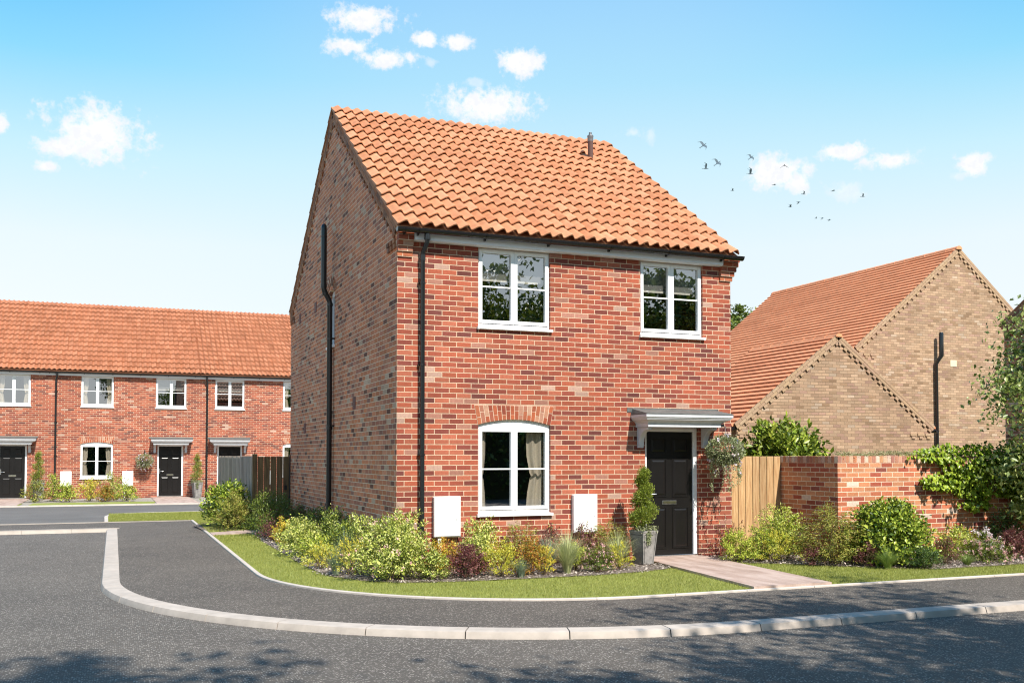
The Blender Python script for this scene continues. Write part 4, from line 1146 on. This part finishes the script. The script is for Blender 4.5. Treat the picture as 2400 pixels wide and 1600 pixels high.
# ------------------------------------------------------------------ spiral topiary in square planters
def planter(x, y, label, seed, sc_=1., rz=.25, nleaf=9000):
    rs = np.random.RandomState(seed)
    root = empty('topiary_planter', (x, y, -.0), rz); root.scale = (sc_,) * 3; tag(root, label, 'potted plant', 'spiral topiaries in grey planters')
    p = MB(); a, b, h = .105, .15, .50
    p.loft([[(-a, -a, 0), (a, -a, 0), (a, a, 0), (-a, a, 0)], [(-b, -b, h - .03), (b, -b, h - .03), (b, b, h - .03), (-b, b, h - .03)], [(-b - .006, -b - .006, h - .028), (b + .006, -b - .006, h - .028), (b + .006, b + .006, h - .028), (-b - .006, b + .006, h - .028)],
            [(-b - .006, -b - .006, h), (b + .006, -b - .006, h), (b + .006, b + .006, h), (-b - .006, b + .006, h)], [(-b + .02, -b + .02, h), (b - .02, -b + .02, h), (b - .02, b - .02, h), (-b + .02, b - .02, h)],
            [(-b + .02, -b + .02, h - .04), (b - .02, -b + .02, h - .04), (b - .02, b - .02, h - .04), (-b + .02, b - .02, h - .04)]])
    po = p.build('pot', m_pot, root, bevel=.004)
    # incised frame line on each face
    q = MB()
    for s_ in (0, 1, 2, 3):
        c_, s2 = math.cos(s_ * PI / 2), math.sin(s_ * PI / 2)
        def R(x_, y_, z_): return (x_ * c_ - y_ * s2, x_ * s2 + y_ * c_, z_)
        def rib(x0, z0, x1, z1):
            def yy(z_): return -(a + (b - a) * z_ / (h - .03)) - .0012
            q.tube([R(x0, yy(z0), z0), R(x1, yy(z1), z1)], .0035, 4)
        rib(-.085, .03, -.118, .44); rib(.085, .03, .118, .44); rib(-.118, .44, .118, .44)
    q.build('pot_groove', m_iron, po)
    s = MB(); s.tube([(0, 0, h - .05), (0, 0, 1.30)], [.014, .008], 6); s.build('stem', m_bark, root)
    # spiral of foliage
    n = nleaf; t = rs.uniform(0, 1, n) ** 1.25
    ang = t * 2 * PI * 2.7 + 1.2
    R0 = .092 * (1 - t) ** .85 + .012; thick = .128 * (1 - t * .52)
    c = np.stack([np.cos(ang) * R0, np.sin(ang) * R0, h + .10 + t * .78], 1)
    D = unit(rs.normal(size=(n, 3))); P = c + D * (thick * rs.uniform(.6, 1.08, n))[:, None]
    P += rs.normal(0, .016, (n, 3)) + .014 * np.sin(P[:, [1, 2, 0]] * 37 + seed)
    T = unit(D * .7 + np.array([0, 0, .55]) + rs.normal(0, .35, (n, 3)))
    V, F = leaves_geo(rs, P, T, .036, .38)
    np_mesh('foliage', V, F, L_top, root)
    n = 700; P = np.stack([rs.uniform(-.17, .17, n), rs.uniform(-.17, .17, n), h + rs.uniform(-.02, .07, n)], 1); 
    n2 = 260; f = rs.uniform(0, 1, n2); P2 = np.stack([-.05 + rs.normal(0, .022, n2), -.155 - rs.uniform(0, .02, n2), h - .20 * f], 1)
    P = np.vstack([P, P2]); V, F = leaves_geo(rs, P, unit(rs.normal(size=(n + n2, 3))), .028, .5)
    np_mesh('trailing_foliage', V, F, L_bask, root)
    return root
planter(3.66, -.60, 'spiral topiary in a tall grey planter beside the front door of the corner house', 201)
planter(-6.02 - .32, 27.2, 'spiral topiary planter half hidden by shrubs at the left black terrace door', 202, 1.25, nleaf=3000)
planter(-.70, 27.0, 'spiral topiary in a pale grey planter right of the middle terrace door', 203, 1.18, nleaf=3000)

# ------------------------------------------------------------------ hanging baskets
def basket(x, y, zc, label, seed, r=.20, trail=.38, n=3600, top=.2):
    rs = np.random.RandomState(seed)
    root = empty('hanging_basket', (x, y, zc)); tag(root, label, 'hanging basket', 'hanging flower baskets')
    b = MB(); loops = []
    for i in range(7):
        a = i / 6 * PI / 2; loops.append([(r * .72 * math.cos(a + 0) * math.cos(2 * PI * k / 14) + 0, r * .72 * math.cos(a) * math.sin(2 * PI * k / 14), -r * .75 * math.sin(a)) for k in range(14)])
    b.loft(loops); b.build('basket', m_basket, root, smooth=True)
    c = MB()
    for k in range(3):
        a = 2 * PI * k / 3; c.tube([(r * .7 * math.cos(a), r * .7 * math.sin(a), 0), (0, 0, top)], .004, 5)
    c.build('chain', m_iron, root)
    D = unit(rs.normal(size=(n, 3))); rad = r * (1 + .10 * rs.normal(size=n)); P = D * rad[:, None] * np.array([1.12, 1.0, .88]); P[:, 2] += .02
    T = unit(D + rs.normal(0, .7, (n, 3)) + np.array([0, 0, -.2]))
    # trailing vines
    nv = 22; Pv = []; 
    for v in range(nv):
        a = rs.uniform(0, 2 * PI); L = trail * rs.uniform(.35, 1.15); m = int(L / .0075)
        tt = np.linspace(0, 1, m); x0 = np.cos(a) * r * .95; y0 = np.sin(a) * r * .85
        Pv.append(np.stack([x0 * (1 + .1 * tt) + .02 * np.sin(tt * 7 + v) + rs.normal(0, .012, m), y0 + rs.normal(0, .012, m), -.08 - L * tt], 1))
    Pv = np.vstack(Pv); Tv = unit(rs.normal(size=Pv.shape) + np.array([0, 0, -.5]))
    V, F = leaves_geo(rs, np.vstack([P, Pv]), np.vstack([T, Tv]), .030, .6)
    np_mesh('foliage', V, F, L_bask, root)
    nf = 60; D = unit(rs.normal(size=(nf, 3))); Pf = D * r * 1.16; Pf[:, 2] = np.where(rs.uniform(size=nf) < .35, Pf[:, 2] - trail * .6 * rs.uniform(size=nf), Pf[:, 2])
    Pf = np.repeat(Pf, 6, 0) + rs.normal(0, .008, (nf * 6, 3)); V, F = leaves_geo(rs, Pf, unit(rs.normal(size=(nf * 6, 3))), .030, .9)
    np_mesh('blossom', V, F, F_lilac, root)
    return root
basket(5.25, -.40, 1.68, 'flowering basket with long trails hung on the house wall right of the front door', 301, .235, .52, 5600, .41)
basket(-2.62, 27.66, 1.42, 'round hanging basket on the middle terrace house left of its black door', 302, .27, .22, 2600, .43)

# ------------------------------------------------------------------ ivy, creeper and the shrub behind the gate
def pip(px, pz, poly):
    ins = np.zeros(len(px), bool); j = len(poly) - 1
    for i in range(len(poly)):
        xi, zi = poly[i]; xj, zj = poly[j]
        c = ((zi > pz) != (zj > pz)) & (px < (xj - xi) * (pz - zi) / (zj - zi + 1e-12) + xi)
        ins ^= c; j = i
    return ins
rs = np.random.RandomState(401)
IVY = [(7.95, 1.60), (8.3, 1.70), (8.75, 1.79), (9.1, 1.77), (9.5, 1.80), (10.6, 1.80), (13.2, 1.84), (13.2, .55), (10.6, .60), (10.1, .66), (10.22, .92), (9.68, 1.00), (9.66, .76), (9.14, .74), (9.08, 1.0), (8.84, 1.06), (8.24, 1.12), (8.22, 1.28), (8.5, 1.34), (8.72, 1.36), (8.70, 1.48), (8.35, 1.56)]
n = 44000
px = rs.uniform(7.9, 13.2, n); pz = rs.uniform(.5, 1.86, n)
wob = .05 * np.sin(px * 19) + .04 * np.sin(pz * 31 + px * 7)
k_ = pip(px + wob, pz + wob * .6, IVY); px, pz = px[k_], pz[k_]
dens = np.sin(px * 5.3) * np.sin(pz * 9.1 + px * 2) ; k_ = rs.uniform(size=len(px)) < .62 + .38 * dens; px, pz = px[k_][:12000], pz[k_][:12000]
m = len(px); P = np.stack([px, CY_ - .015 - np.abs(rs.normal(0, .055, m)) - .035 * (1 + np.sin(px * 6) * np.sin(pz * 8)), pz], 1)
P[:, 1] = np.where(P[:, 2] > 1.60, CY_ + rs.uniform(-.10, .25, m), P[:, 1])
T = unit(np.stack([rs.normal(.1, .5, m), rs.normal(-.25, .25, m), rs.normal(-.75, .35, m)], 1))
V, F = leaves_geo(rs, P, T, .068, .85, Nrm=np.tile(np.array([[.1, -1., .55]]), (m, 1)))
root = empty('wall_ivy', (0, 0, 0)); tag(root, 'dense bright green ivy hanging over the right end of the garden wall', 'ivy')
np_mesh('foliage', V, F, L_ivy, root)
st = MB()
for k in range(40):
    x0 = rs.uniform(9.3, 10.6); z0 = rs.uniform(.9, 1.25); pts = [(x0, CY_ - .02, z0)]
    for j in range(5): pts.append((pts[-1][0] + rs.uniform(-.12, .12), CY_ - .02 - rs.uniform(0, .04), pts[-1][2] + rs.uniform(-.07, .09)))
    st.tube(pts, .005, 4)
st.build('stem', m_stem, root)

rs = np.random.RandomState(402); m = 2600
px = rs.uniform(6.75, 8.7, m); P = np.stack([px, CY_ + .12 + rs.normal(0, .07, m), WH + .10 + np.abs(rs.normal(0, .030, m)) + .03 * (np.sin(px * 5) * .5 + .5)], 1)
T = unit(np.stack([rs.normal(0, 1, m), rs.normal(0, .6, m), rs.normal(.15, .3, m)], 1)); V, F = leaves_geo(rs, P, T, .036, .3)
root = empty('wall_creeper', (0, 0, 0)); tag(root, 'thin pale dry creeper lying along the coping of the garden wall', 'creeper')
np_mesh('foliage', V, F, leaf_mat('dry_creeper_leaf', [(.22, .24, .08), (.36, .34, .16), (.42, .36, .22), (.18, .24, .05)]), root)

S('laurel_shrub', 7.70, 1.4, 1.75, 2.13, L_laurel, 'broad-leaved green shrub rising behind the oak gate and wall', 90, leaf=.125, asp=.5, n=6500, tw=260, group=None, mat2=L_green, frac2=.45, jag=.08, low=.3)

# ------------------------------------------------------------------ trees
def tree(name, x, y, h, cr, label, seed, mat, leaf=.09, n=6000, trunk=.12, z0=.35, branches=26, group=None, dens=.34, asp=.6, flat=1.):
    rs = np.random.RandomState(seed)
    root = empty(name, (x, y, -.1)); tag(root, label, 'tree', group)
    tr = MB(); H = h * .92
    bend = rs.normal(0, .03 * h, 2)
    def TP(t): return np.array([bend[0] * math.sin(t * 3), bend[1] * math.sin(t * 2.4), H * t])
    tr.tube([tuple(TP(t)) for t in np.linspace(0, 1, 8)], [trunk * (1 - .9 * t) + .006 for t in np.linspace(0, 1, 8)], 9)
    P = []; T = []
    for b in range(branches):
        t0 = z0 + (.97 - z0) * (b + rs.uniform()) / branches; a = b * 2.4 + rs.uniform(-.4, .4)
        prof = math.sin(PI * min(1, max(.02, (t0 - z0) / (1 - z0)) ** .75 * .93 + .07)) ** .6
        L = cr * prof * rs.uniform(.75, 1.15); s_ = TP(t0)
        d = np.array([math.cos(a), math.sin(a) * flat, rs.uniform(.25, .75)]); e = s_ + d * L; mid = (s_ + e) / 2 + np.array([0, 0, L * .12])
        tr.tube([tuple(s_), tuple(mid), tuple(e)], [trunk * .35 * (1 - t0) + .012, trunk * .2 * (1 - t0) + .008, .004], 5, cap=False)
        ns = 7
        for k in range(ns):
            u = rs.uniform(.3, 1); q = s_ * (1 - u) ** 2 + 2 * mid * u * (1 - u) + e * u * u
            c = q + rs.normal(0, L * .12, 3); m = max(4, int(n / (branches * ns) * rs.uniform(.5, 1.6)))
            if k % 2 == 0: tr.tube([tuple(q), tuple(c + rs.normal(0, L * .1, 3))], .006, 4, cap=False)
            pp = c + rs.normal(0, 1, (m, 3)) * np.array([L * dens, L * dens, L * dens * .6]) * .55
            P.append(pp); T.append(rs.normal(0, .8, (m, 3)) + np.array([0, 0, -.35]))
    P = np.vstack(P); T = unit(np.vstack(T)); V, F = leaves_geo(rs, P, T, leaf, asp, .3)
    tr.build('trunk', m_bark, root, smooth=True, angle=60)
    np_mesh('crown', V, F, mat, root)
    return root
tree('garden_tree', 10.42, -2.15, 4.6, 1.15, 'slender light green tree at the right edge in front of the ivy wall', 501, L_tree, .085, 16500, .055, .12, 54)
tree('distant_tree', 27.2, 31, 10.3, 2.6, 'leafy treetop showing between the corner house and the large tiled roof', 502, L_green, .16, 9000, .2, .3, 34)
G3 = 'street trees behind the viewpoint'
tree('street_tree', 1.7, -13.9, 7.0, 2.1, 'street tree opposite the corner house casting shade on the road', 503, L_green, .17, 9000, .14, .52, 18, G3, dens=.24)
tree('street_tree', 5.0, -12.5, 7.1, 2.4, 'street tree opposite the garden wall casting shade on the road', 504, L_green, .17, 8000, .16, .52, 17, G3, dens=.25)
tree('street_tree', 8.9, -12.2, 7.0, 2.3, 'young street tree further along opposite the garden wall', 511, L_green, .17, 7000, .14, .50, 17, G3, dens=.26)
tree('street_tree', 12.3, -12.3, 7.5, 2.5, 'street tree opposite the neighbouring house end', 512, L_green, .18, 9000, .14, .42, 24, G3, dens=.3)
tree('street_tree', -3.1, -14.9, 10.4, 2.3, 'tall narrow street tree opposite the side road', 505, L_green, .20, 6500, .14, .6, 18, G3, dens=.26)
rs = np.random.RandomState(510); n = 26000
root = empty('added_hedge', (10, -23.5, -.1)); tag(root, 'unseen dark hedge added across the road to darken the lower window reflections', 'hedge')  # unseen, added so the ground floor panes mirror something dark
P = np.stack([rs.uniform(-24, 26, n), rs.normal(0, .55, n), rs.uniform(0, 1, n) ** .8 * 3.1], 1); P[:, 2] += .15 * np.sin(P[:, 0] * 2.1)
V, F = leaves_geo(rs, P, unit(rs.normal(size=(n, 3)) + np.array([0, .5, .3])), .24, .6); np_mesh('foliage', V, F, L_dark, root)
hb = MB(); hb.box(-24, 26, -.45, .45, 0, 2.9); hb.build('added_dark_core', simple('hedge_core', (.02, .03, .01), 1), root)
tree('street_tree', 12.5, -27, 8.2, 4.2, 'large tree across the road mirrored in the upstairs window', 506, L_green, .24, 9000, .25, .12, 40, G3)
tree('street_tree', 21.0, -27, 8.4, 4.6, 'tall tree across the road mirrored in the window above the door', 507, L_green, .24, 9000, .25, .12, 40, G3)
tree('street_tree', 30.0, -24, 8.0, 4.6, 'broad tree far along the road', 508, L_green, .26, 6000, .25, .12, 34, G3)
tree('street_tree', 3.5, -29, 7.6, 4.0, 'bushy tree straight across the road', 509, L_green, .24, 7000, .22, .12, 34, G3)

# ------------------------------------------------------------------ lawn blades and slate chips
def blades(name, mask, bbox, count, seed, h=.028, z=-.012, w=.0045):
    rs = np.random.RandomState(seed)
    x = rs.uniform(bbox[0], bbox[1], count); y = rs.uniform(bbox[2], bbox[3], count); k = mask(x, y); x, y = x[k], y[k]; n = len(x)
    a = rs.uniform(0, 2 * PI, n); hh = h * rs.uniform(.5, 1.35, n); lx, ly = rs.normal(0, .4, n) * hh, rs.normal(0, .4, n) * hh
    dx, dy = np.cos(a) * w / 2, np.sin(a) * w / 2
    V = np.stack([np.stack([x - dx, y - dy, np.full(n, z)], 1), np.stack([x + dx, y + dy, np.full(n, z)], 1), np.stack([x + lx, y + ly, z + hh], 1)], 1).reshape(-1, 3)
    F = (np.arange(n) * 3)[:, None] + np.array([[0, 1, 2]])
    return tag(np_mesh(name, V, F, L_lawn), kind='stuff')
def bedline(x):  # front bed edge as y(x)
    return np.interp(x, [-1.06, -.96, -.72, -.35, .1, .7, 1.6, 2.5, 3.1, 3.62, 3.76], [.1, -.5, -1.0, -1.35, -1.5, -1.57, -1.59, -1.57, -1.47, -1.30, -1.2])
def m_front(x, y):
    r = np.hypot(x - CXA, y - CYA)
    ins = np.where(x < CXA, np.where(y < CYA, r < 3.93, x > CXA - 3.93), y > CYA - 3.93)
    lp = 3.94 + (3.53 - 3.94) * (.03 - y) / 3.585 
    side = (x < -1.0) & (y > -.2)
    inbed = (x > -1.08) & (x < 3.76) & (y > bedline(x)) | ((x > -1.1) & (y > -.5) & (y < 8.2))
    return ins & (x < lp - .006) & ~inbed & ~((x > 3.7) & (y > -1.25)) & ((y < 7.4) | (y > 8.15))
blades('lawn_grass', m_front, (-1.85, 4.0, -3.55, 6.0), 150000, 601)
def m_right(x, y):
    rp = 5.07 + (4.70 - 5.07) * (.03 - y) / 3.585
    be = np.interp(x, [5.0, 5.2, 5.6, 6.1, 6.6, 7.2, 8.0, 9.1, 12], [-.42, -1.1, -1.35, -1.9, -2.3, -2.75, -2.75, -2.72, -2.7])
    return (y > CYA - 3.93) & (x > rp + .006) & (y < be)
blades('lawn_grass', m_right, (4.6, 12.0, -3.55, -.4), 90000, 602)
def m_side(x, y): return ((x > -1.84) & (y < 12.9) & (x < -.85) & ((y > 8.5) | (y < 7.4)) & ~((x > -1.08) & (y < 8))) | ((y > 12.95) & (x > -3.85) & (x < -.85) & (y < 16.4))
blades('lawn_grass', m_side, (-3.9, -.85, 5.9, 16.4), 90000, 603, .035, w=.008)

def chips(mask, bbox, count, seed):
    rs = np.random.RandomState(seed)
    x = rs.uniform(bbox[0], bbox[1], count); y = rs.uniform(bbox[2], bbox[3], count); k = mask(x, y); x, y = x[k], y[k]; n = len(x)
    P = np.stack([x, y, rs.uniform(.0, .018, n)], 1); T = unit(np.stack([rs.normal(size=n), rs.normal(size=n), rs.normal(0, .25, n)], 1))
    V, F = leaves_geo(rs, P, T, .040, .7, 2.5, .05)
    return tag(np_mesh('slate_gravel', V, F, m_chips), kind='stuff')
chips(lambda x, y: ((y > bedline(x) - .03) & (x > -1.06) & (x < 3.9)) | ((x > -1.12) & (x < 0) & (y > -.4)), (-1.15, 3.9, -1.66, 8.0), 16000, 611)
chips(lambda x, y: (y < np.interp(x, [5.0, 6.6, 7], [.0, .0, -1.35])) & (y > np.interp(x, [5.0, 5.2, 5.6, 6.1, 6.6, 7.2, 8.0, 9.1, 12], [-.42, -1.1, -1.35, -1.9, -2.3, -2.75, -2.75, -2.72, -2.7])), (5.0, 11, -2.8, 0), 9000, 612)

# ------------------------------------------------------------------ birds
def bird(d, dist, span, wing_up, roll, yaw, label, sweep=.25, pale=False):
    P = Vector((-3.7403, -13.7715, 1.6092)) + Vector(d) * dist
    mb = MB(); L = span * .55
    loops = []
    for t, r in ((-.5, .004), (-.38, .045), (-.2, .075), (.1, .085), (.3, .06), (.42, .045), (.5, .01)):
        loops.append([(L * t, L * r * math.cos(a), L * r * math.sin(a) * .9) for a in [2 * PI * k / 8 for k in range(8)]])
    mb.loft(loops)
    mb.add([(-L * .35, -.02 * L, 0), (-L * .35, .02 * L, 0), (-L * .68, .11 * L, .005), (-L * .68, -.11 * L, .005), (-L * .5, 0, .02 * L)], [(0, 1, 2, 3), (0, 4, 3), (1, 2, 4)])
    for sg in (-1, 1):
        S_ = span / 2; u1, u2 = wing_up
        pts = []
        for (f, c0, c1, zz) in ((0.05, .16, -.14, 0), (.45, .20, -.12, S_ * .5 * u1), (.75, .10, -.10, S_ * (.5 * u1 + .25 * u2)), (1.0, -.12 - sweep, -.16 - sweep, S_ * (.5 * u1 + .5 * u2))):
            yy = sg * S_ * f * (1 - .25 * abs(u1))
            pts.append(((c0 * L, yy, zz), (c1 * L, yy, zz)))
        for th in (0, -.012 * L):
            vs = [(p[0], p[1], p[2] + th) for q in pts for p in q]
            mb.add(vs, [(0, 1, 3, 2), (2, 3, 5, 4), (4, 5, 7, 6)])
    o = mb.build('bird', m_bird, None, smooth=True, angle=60); o.location = P; o.scale = (.82,) * 3; o.rotation_euler = (roll, 0, yaw)
    if roll < -.8:      # banking birds: wings tilted down to the right as seen along the street
        r_ = Vector((.86, -.51, 0)); f_ = Vector((.51, .86, 0)); k_ = Vector((0, 0, 1))
        y_ = (-r_ * .62 + k_ * .72 + f_ * .25).normalized(); x_ = (r_ - y_ * r_.dot(y_)).normalized(); z_ = x_.cross(y_)
        from mathutils import Matrix
        o.rotation_euler = Matrix((x_, y_, z_)).transposed().to_euler()
    return tag(o, label, 'bird', 'flock of birds in the sky')
BD = [((.5177, .8029, .2955), 58, .9, (.3, .1), -.9, -.5, 'bird gliding with wings wide at the top left of the flock'),
      ((.5314, .7998, .2791), 58, .9, (.5, .3), -.85, -.5, 'wide-winged bird just below and right of the topmost one'),
      ((.5227, .807, .2747), 62, .75, (1.3, .7), -.1, -.35, 'bird with both wings raised at the lower left of the flock'),
      ((.5564, .7815, .2822), 60, .75, (.5, -.3), -.9, -.2, 'broad-winged bird left of and above the white cloud'),
      ((.5581, .7854, .2677), 62, .75, (1.3, .9), .1, -.35, 'bird with one tall raised wing at the left foot of the cloud'),
      ((.5823, .7657, .2731), 66, .7, (-.4, -.9), .0, 1.0, 'small bird crossing in front of the white cloud'),
      ((.5777, .7749, .2566), 70, .6, (.3, -.3), .1, -.3, 'small level bird right below the cloud edge'),
      ((.5467, .798, .2537), 95, .7, (.9, .4), .0, -.4, 'faint distant bird low on the left'),
      ((.6005, .7607, .2464), 70, .6, (.9, .3), -.3, -.3, 'small dark bird under the right side of the cloud'),
      ((.5978, .7649, .2399), 74, .6, (-.3, -.7), .0, -.3, 'small bird with wings curved down below the cloud'),
      ((.5923, .7704, .2359), 72, .6, (.9, .6), .2, -.3, 'small dark bird lowest under the cloud'),
      ((.6209, .7438, .2475), 74, .6, (.2, -.2), .0, -.3, 'small level bird right of the cloud beside the faint wisp'),
      ((.6418, .7283, .2402), 74, .6, (1.1, .4), -.2, -.5, 'small bird furthest right in the flock'),
      ((.6123, .7582, .224), 84, .5, (.7, .2), .0, -.3, 'tiny bird at the left of the lowest three'),
      ((.6167, .7547, .2238), 84, .6, (.3, -.9), .0, -.6, 'tiny bird in the middle of the lowest three'),
      ((.6219, .751, .222), 100, .75, (.2, -.8), .0, -.6, 'faint tiny bird at the right of the lowest three')]
for b in BD: bird(*b)
# ------------------------------------------------------------------ camera
cam = bpy.data.cameras.new('camera'); co = bpy.data.objects.new('camera', cam); COL.objects.link(co); sc.camera = co
cam.sensor_fit = 'HORIZONTAL'; cam.sensor_width = 36; cam.lens = 34.96; cam.shift_y = (995.9 - 800) / 2400
cam.clip_start = .1; cam.clip_end = 5000
co.location = (-3.7403, -13.7715, 1.6092)
co.rotation_euler = (PI / 2 + .0312, 0, -.38073)

# ------------------------------------------------------------------ light
AZ = math.radians(171); EL = math.radians(46)      # azimuth clockwise from +y
sd = Vector((math.sin(AZ) * math.cos(EL), math.cos(AZ) * math.cos(EL), math.sin(EL)))
sl = bpy.data.lights.new('sun', 'SUN'); so_ = bpy.data.objects.new('sun', sl); COL.objects.link(so_)
sl.energy = 4.6; sl.angle = math.radians(.7); sl.color = (1, .945, .865)
so_.rotation_euler = (-sd).to_track_quat('-Z', 'Y').to_euler(); so_.location = (0, -20, 30)

w = bpy.data.worlds.new('World'); sc.world = w; w.use_nodes = True
nt = w.node_tree; nt.nodes.clear(); N = NT(nt)
out = N.n('ShaderNodeOutputWorld'); bg = N.n('ShaderNodeBackground'); nt.links.new(bg.outputs[0], out.inputs[0])
sky = N.n('ShaderNodeTexSky', sky_type='NISHITA'); sky.sun_disc = False; sky.sun_elevation = EL; sky.sun_rotation = AZ
sky.altitude = 0; sky.air_density = 1.0; sky.dust_density = .6; sky.ozone_density = 1.5
tc = N.n('ShaderNodeTexCoord'); D = tc.outputs['Generated']
sp = N.n('ShaderNodeSeparateXYZ'); nt.links.new(D, sp.inputs[0])
el = N.m('ARCSINE', sp.outputs[2]); az = N.m('ARCTAN2', sp.outputs[0], sp.outputs[1])
# thin haze: pale towards the horizon, cyan-blue higher
tint_ = N.ramp(el, [(0., (1.30, 1.22, 1.12)), (.16, (1.10, 1.20, 1.20)), (.30, (.85, 1.35, 1.55)), (.45, (.62, 1.35, 1.75)), (.9, (.7, 1.1, 1.3))])
air = N.ramp(el, [(0., (3.80, 3.84, 3.84)), (.12, (3.65, 3.82, 3.86)), (.20, (3.38, 3.78, 3.90)), (.28, (2.35, 3.52, 3.94)), (.36, (1.05, 2.85, 3.95)), (.44, (.42, 2.15, 3.98)), (.8, (.4, 1.4, 3.0))])
east = N.rng(az, -.15, .35, 0, 1, True); west = N.rng(az, .50, 1.0, 0, 1, True)
warm = N.m('MULTIPLY', east, N.m('SUBTRACT', 1., west))
air = N.mixc(N.m('MULTIPLY', warm, .36), air, (3.0, 3.62, 3.92, 1))
base = N.mixc(.06, air, sky.outputs[0])
# small cumulus clouds, placed by direction
n1 = N.noise(D, 48, 8, .66); n2 = N.noise(D, 15, 3, .5)
CL = [(-.0172, .2917, .0372, .0225), (-.0480, .2770, .020, .010), (-.0592, .2596, .0116, .0050), (-.1000, .2904, .0070, .0080), (.2284, .4139, .0330, .0120), (.2156, .3906, .0250, .0075), (.2525, .3811, .0290, .0080),
      (.2932, .3998, .0100, .0060), (.3249, .3980, .0140, .0060), (.3891, .3801, .0200, .0115), (.3515, .3407, .0440, .0155), (.6496, .2707, .0264, .0135), (.6618, .2600, .0125, .0095),
      (.7023, .2842, .0220, .0068), (.7491, .2727, .0250, .0075), (.8182, .2614, .0130, .0090)]
FA = [(.5034, .3146, .0153, .0056), (.8053, .2527, .0073, .0045), (.7059, .2485, .0157, .0079), (.2985, .3789, .0066, .0039), (.5205, .3120, .0060, .0080), (.345, .3620, .0150, .0050), (.480, .289, .012, .004)]
def blobs(L):
    acc = None
    for a, e, wa, we in L:
        q = N.n('ShaderNodeVectorMath', operation='MULTIPLY_ADD')
        nt.links.new(P2, q.inputs[0]); q.inputs[1].default_value = (1 / wa, 1 / we, 0); q.inputs[2].default_value = (-a / wa, -e / we, 0)
        ln = N.n('ShaderNodeVectorMath', operation='LENGTH'); nt.links.new(q.outputs[0], ln.inputs[0])
        acc = ln.outputs['Value'] if acc is None else N.m('MINIMUM', acc, ln.outputs['Value'])
    return acc
P2 = N.comb(az, el)
n3 = N.noise(D, 125, 6, .6)
nn_ = N.m('ADD', N.m('ADD', N.m('MULTIPLY', N.m('SUBTRACT', n1, .5), 2.3), N.m('MULTIPLY', N.m('SUBTRACT', n2, .5), 1.0)), N.m('MULTIPLY', N.m('SUBTRACT', n3, .5), 2.0))
c1 = N.rng(N.m('ADD', blobs(CL), nn_), .45, 1.40, 1, 0, True)
c2 = N.m('MULTIPLY', N.rng(N.m('ADD', blobs(FA), nn_), .3, 1.3, 1, 0, True), .45)
cl = N.m('MAXIMUM', c1, c2)
ccol = N.mixc(N.rng(n3, .4, .62), (3.75, 3.82, 3.98, 1), (4.2, 4.2, 4.2, 1))
colr = N.mixc(cl, base, ccol)
nt.links.new(colr, bg.inputs[0]); bg.inputs[1].default_value = .15

sc.view_settings.view_transform = 'Standard'; sc.view_settings.look = 'None'; sc.view_settings.exposure = .75; sc.view_settings.gamma = 1
sc.cycles.filter_width = 1.15
sc.cycles.max_bounces = 8; sc.cycles.transparent_max_bounces = 8; sc.cycles.use_denoising = True
sc.cycles.sample_clamp_indirect = 8
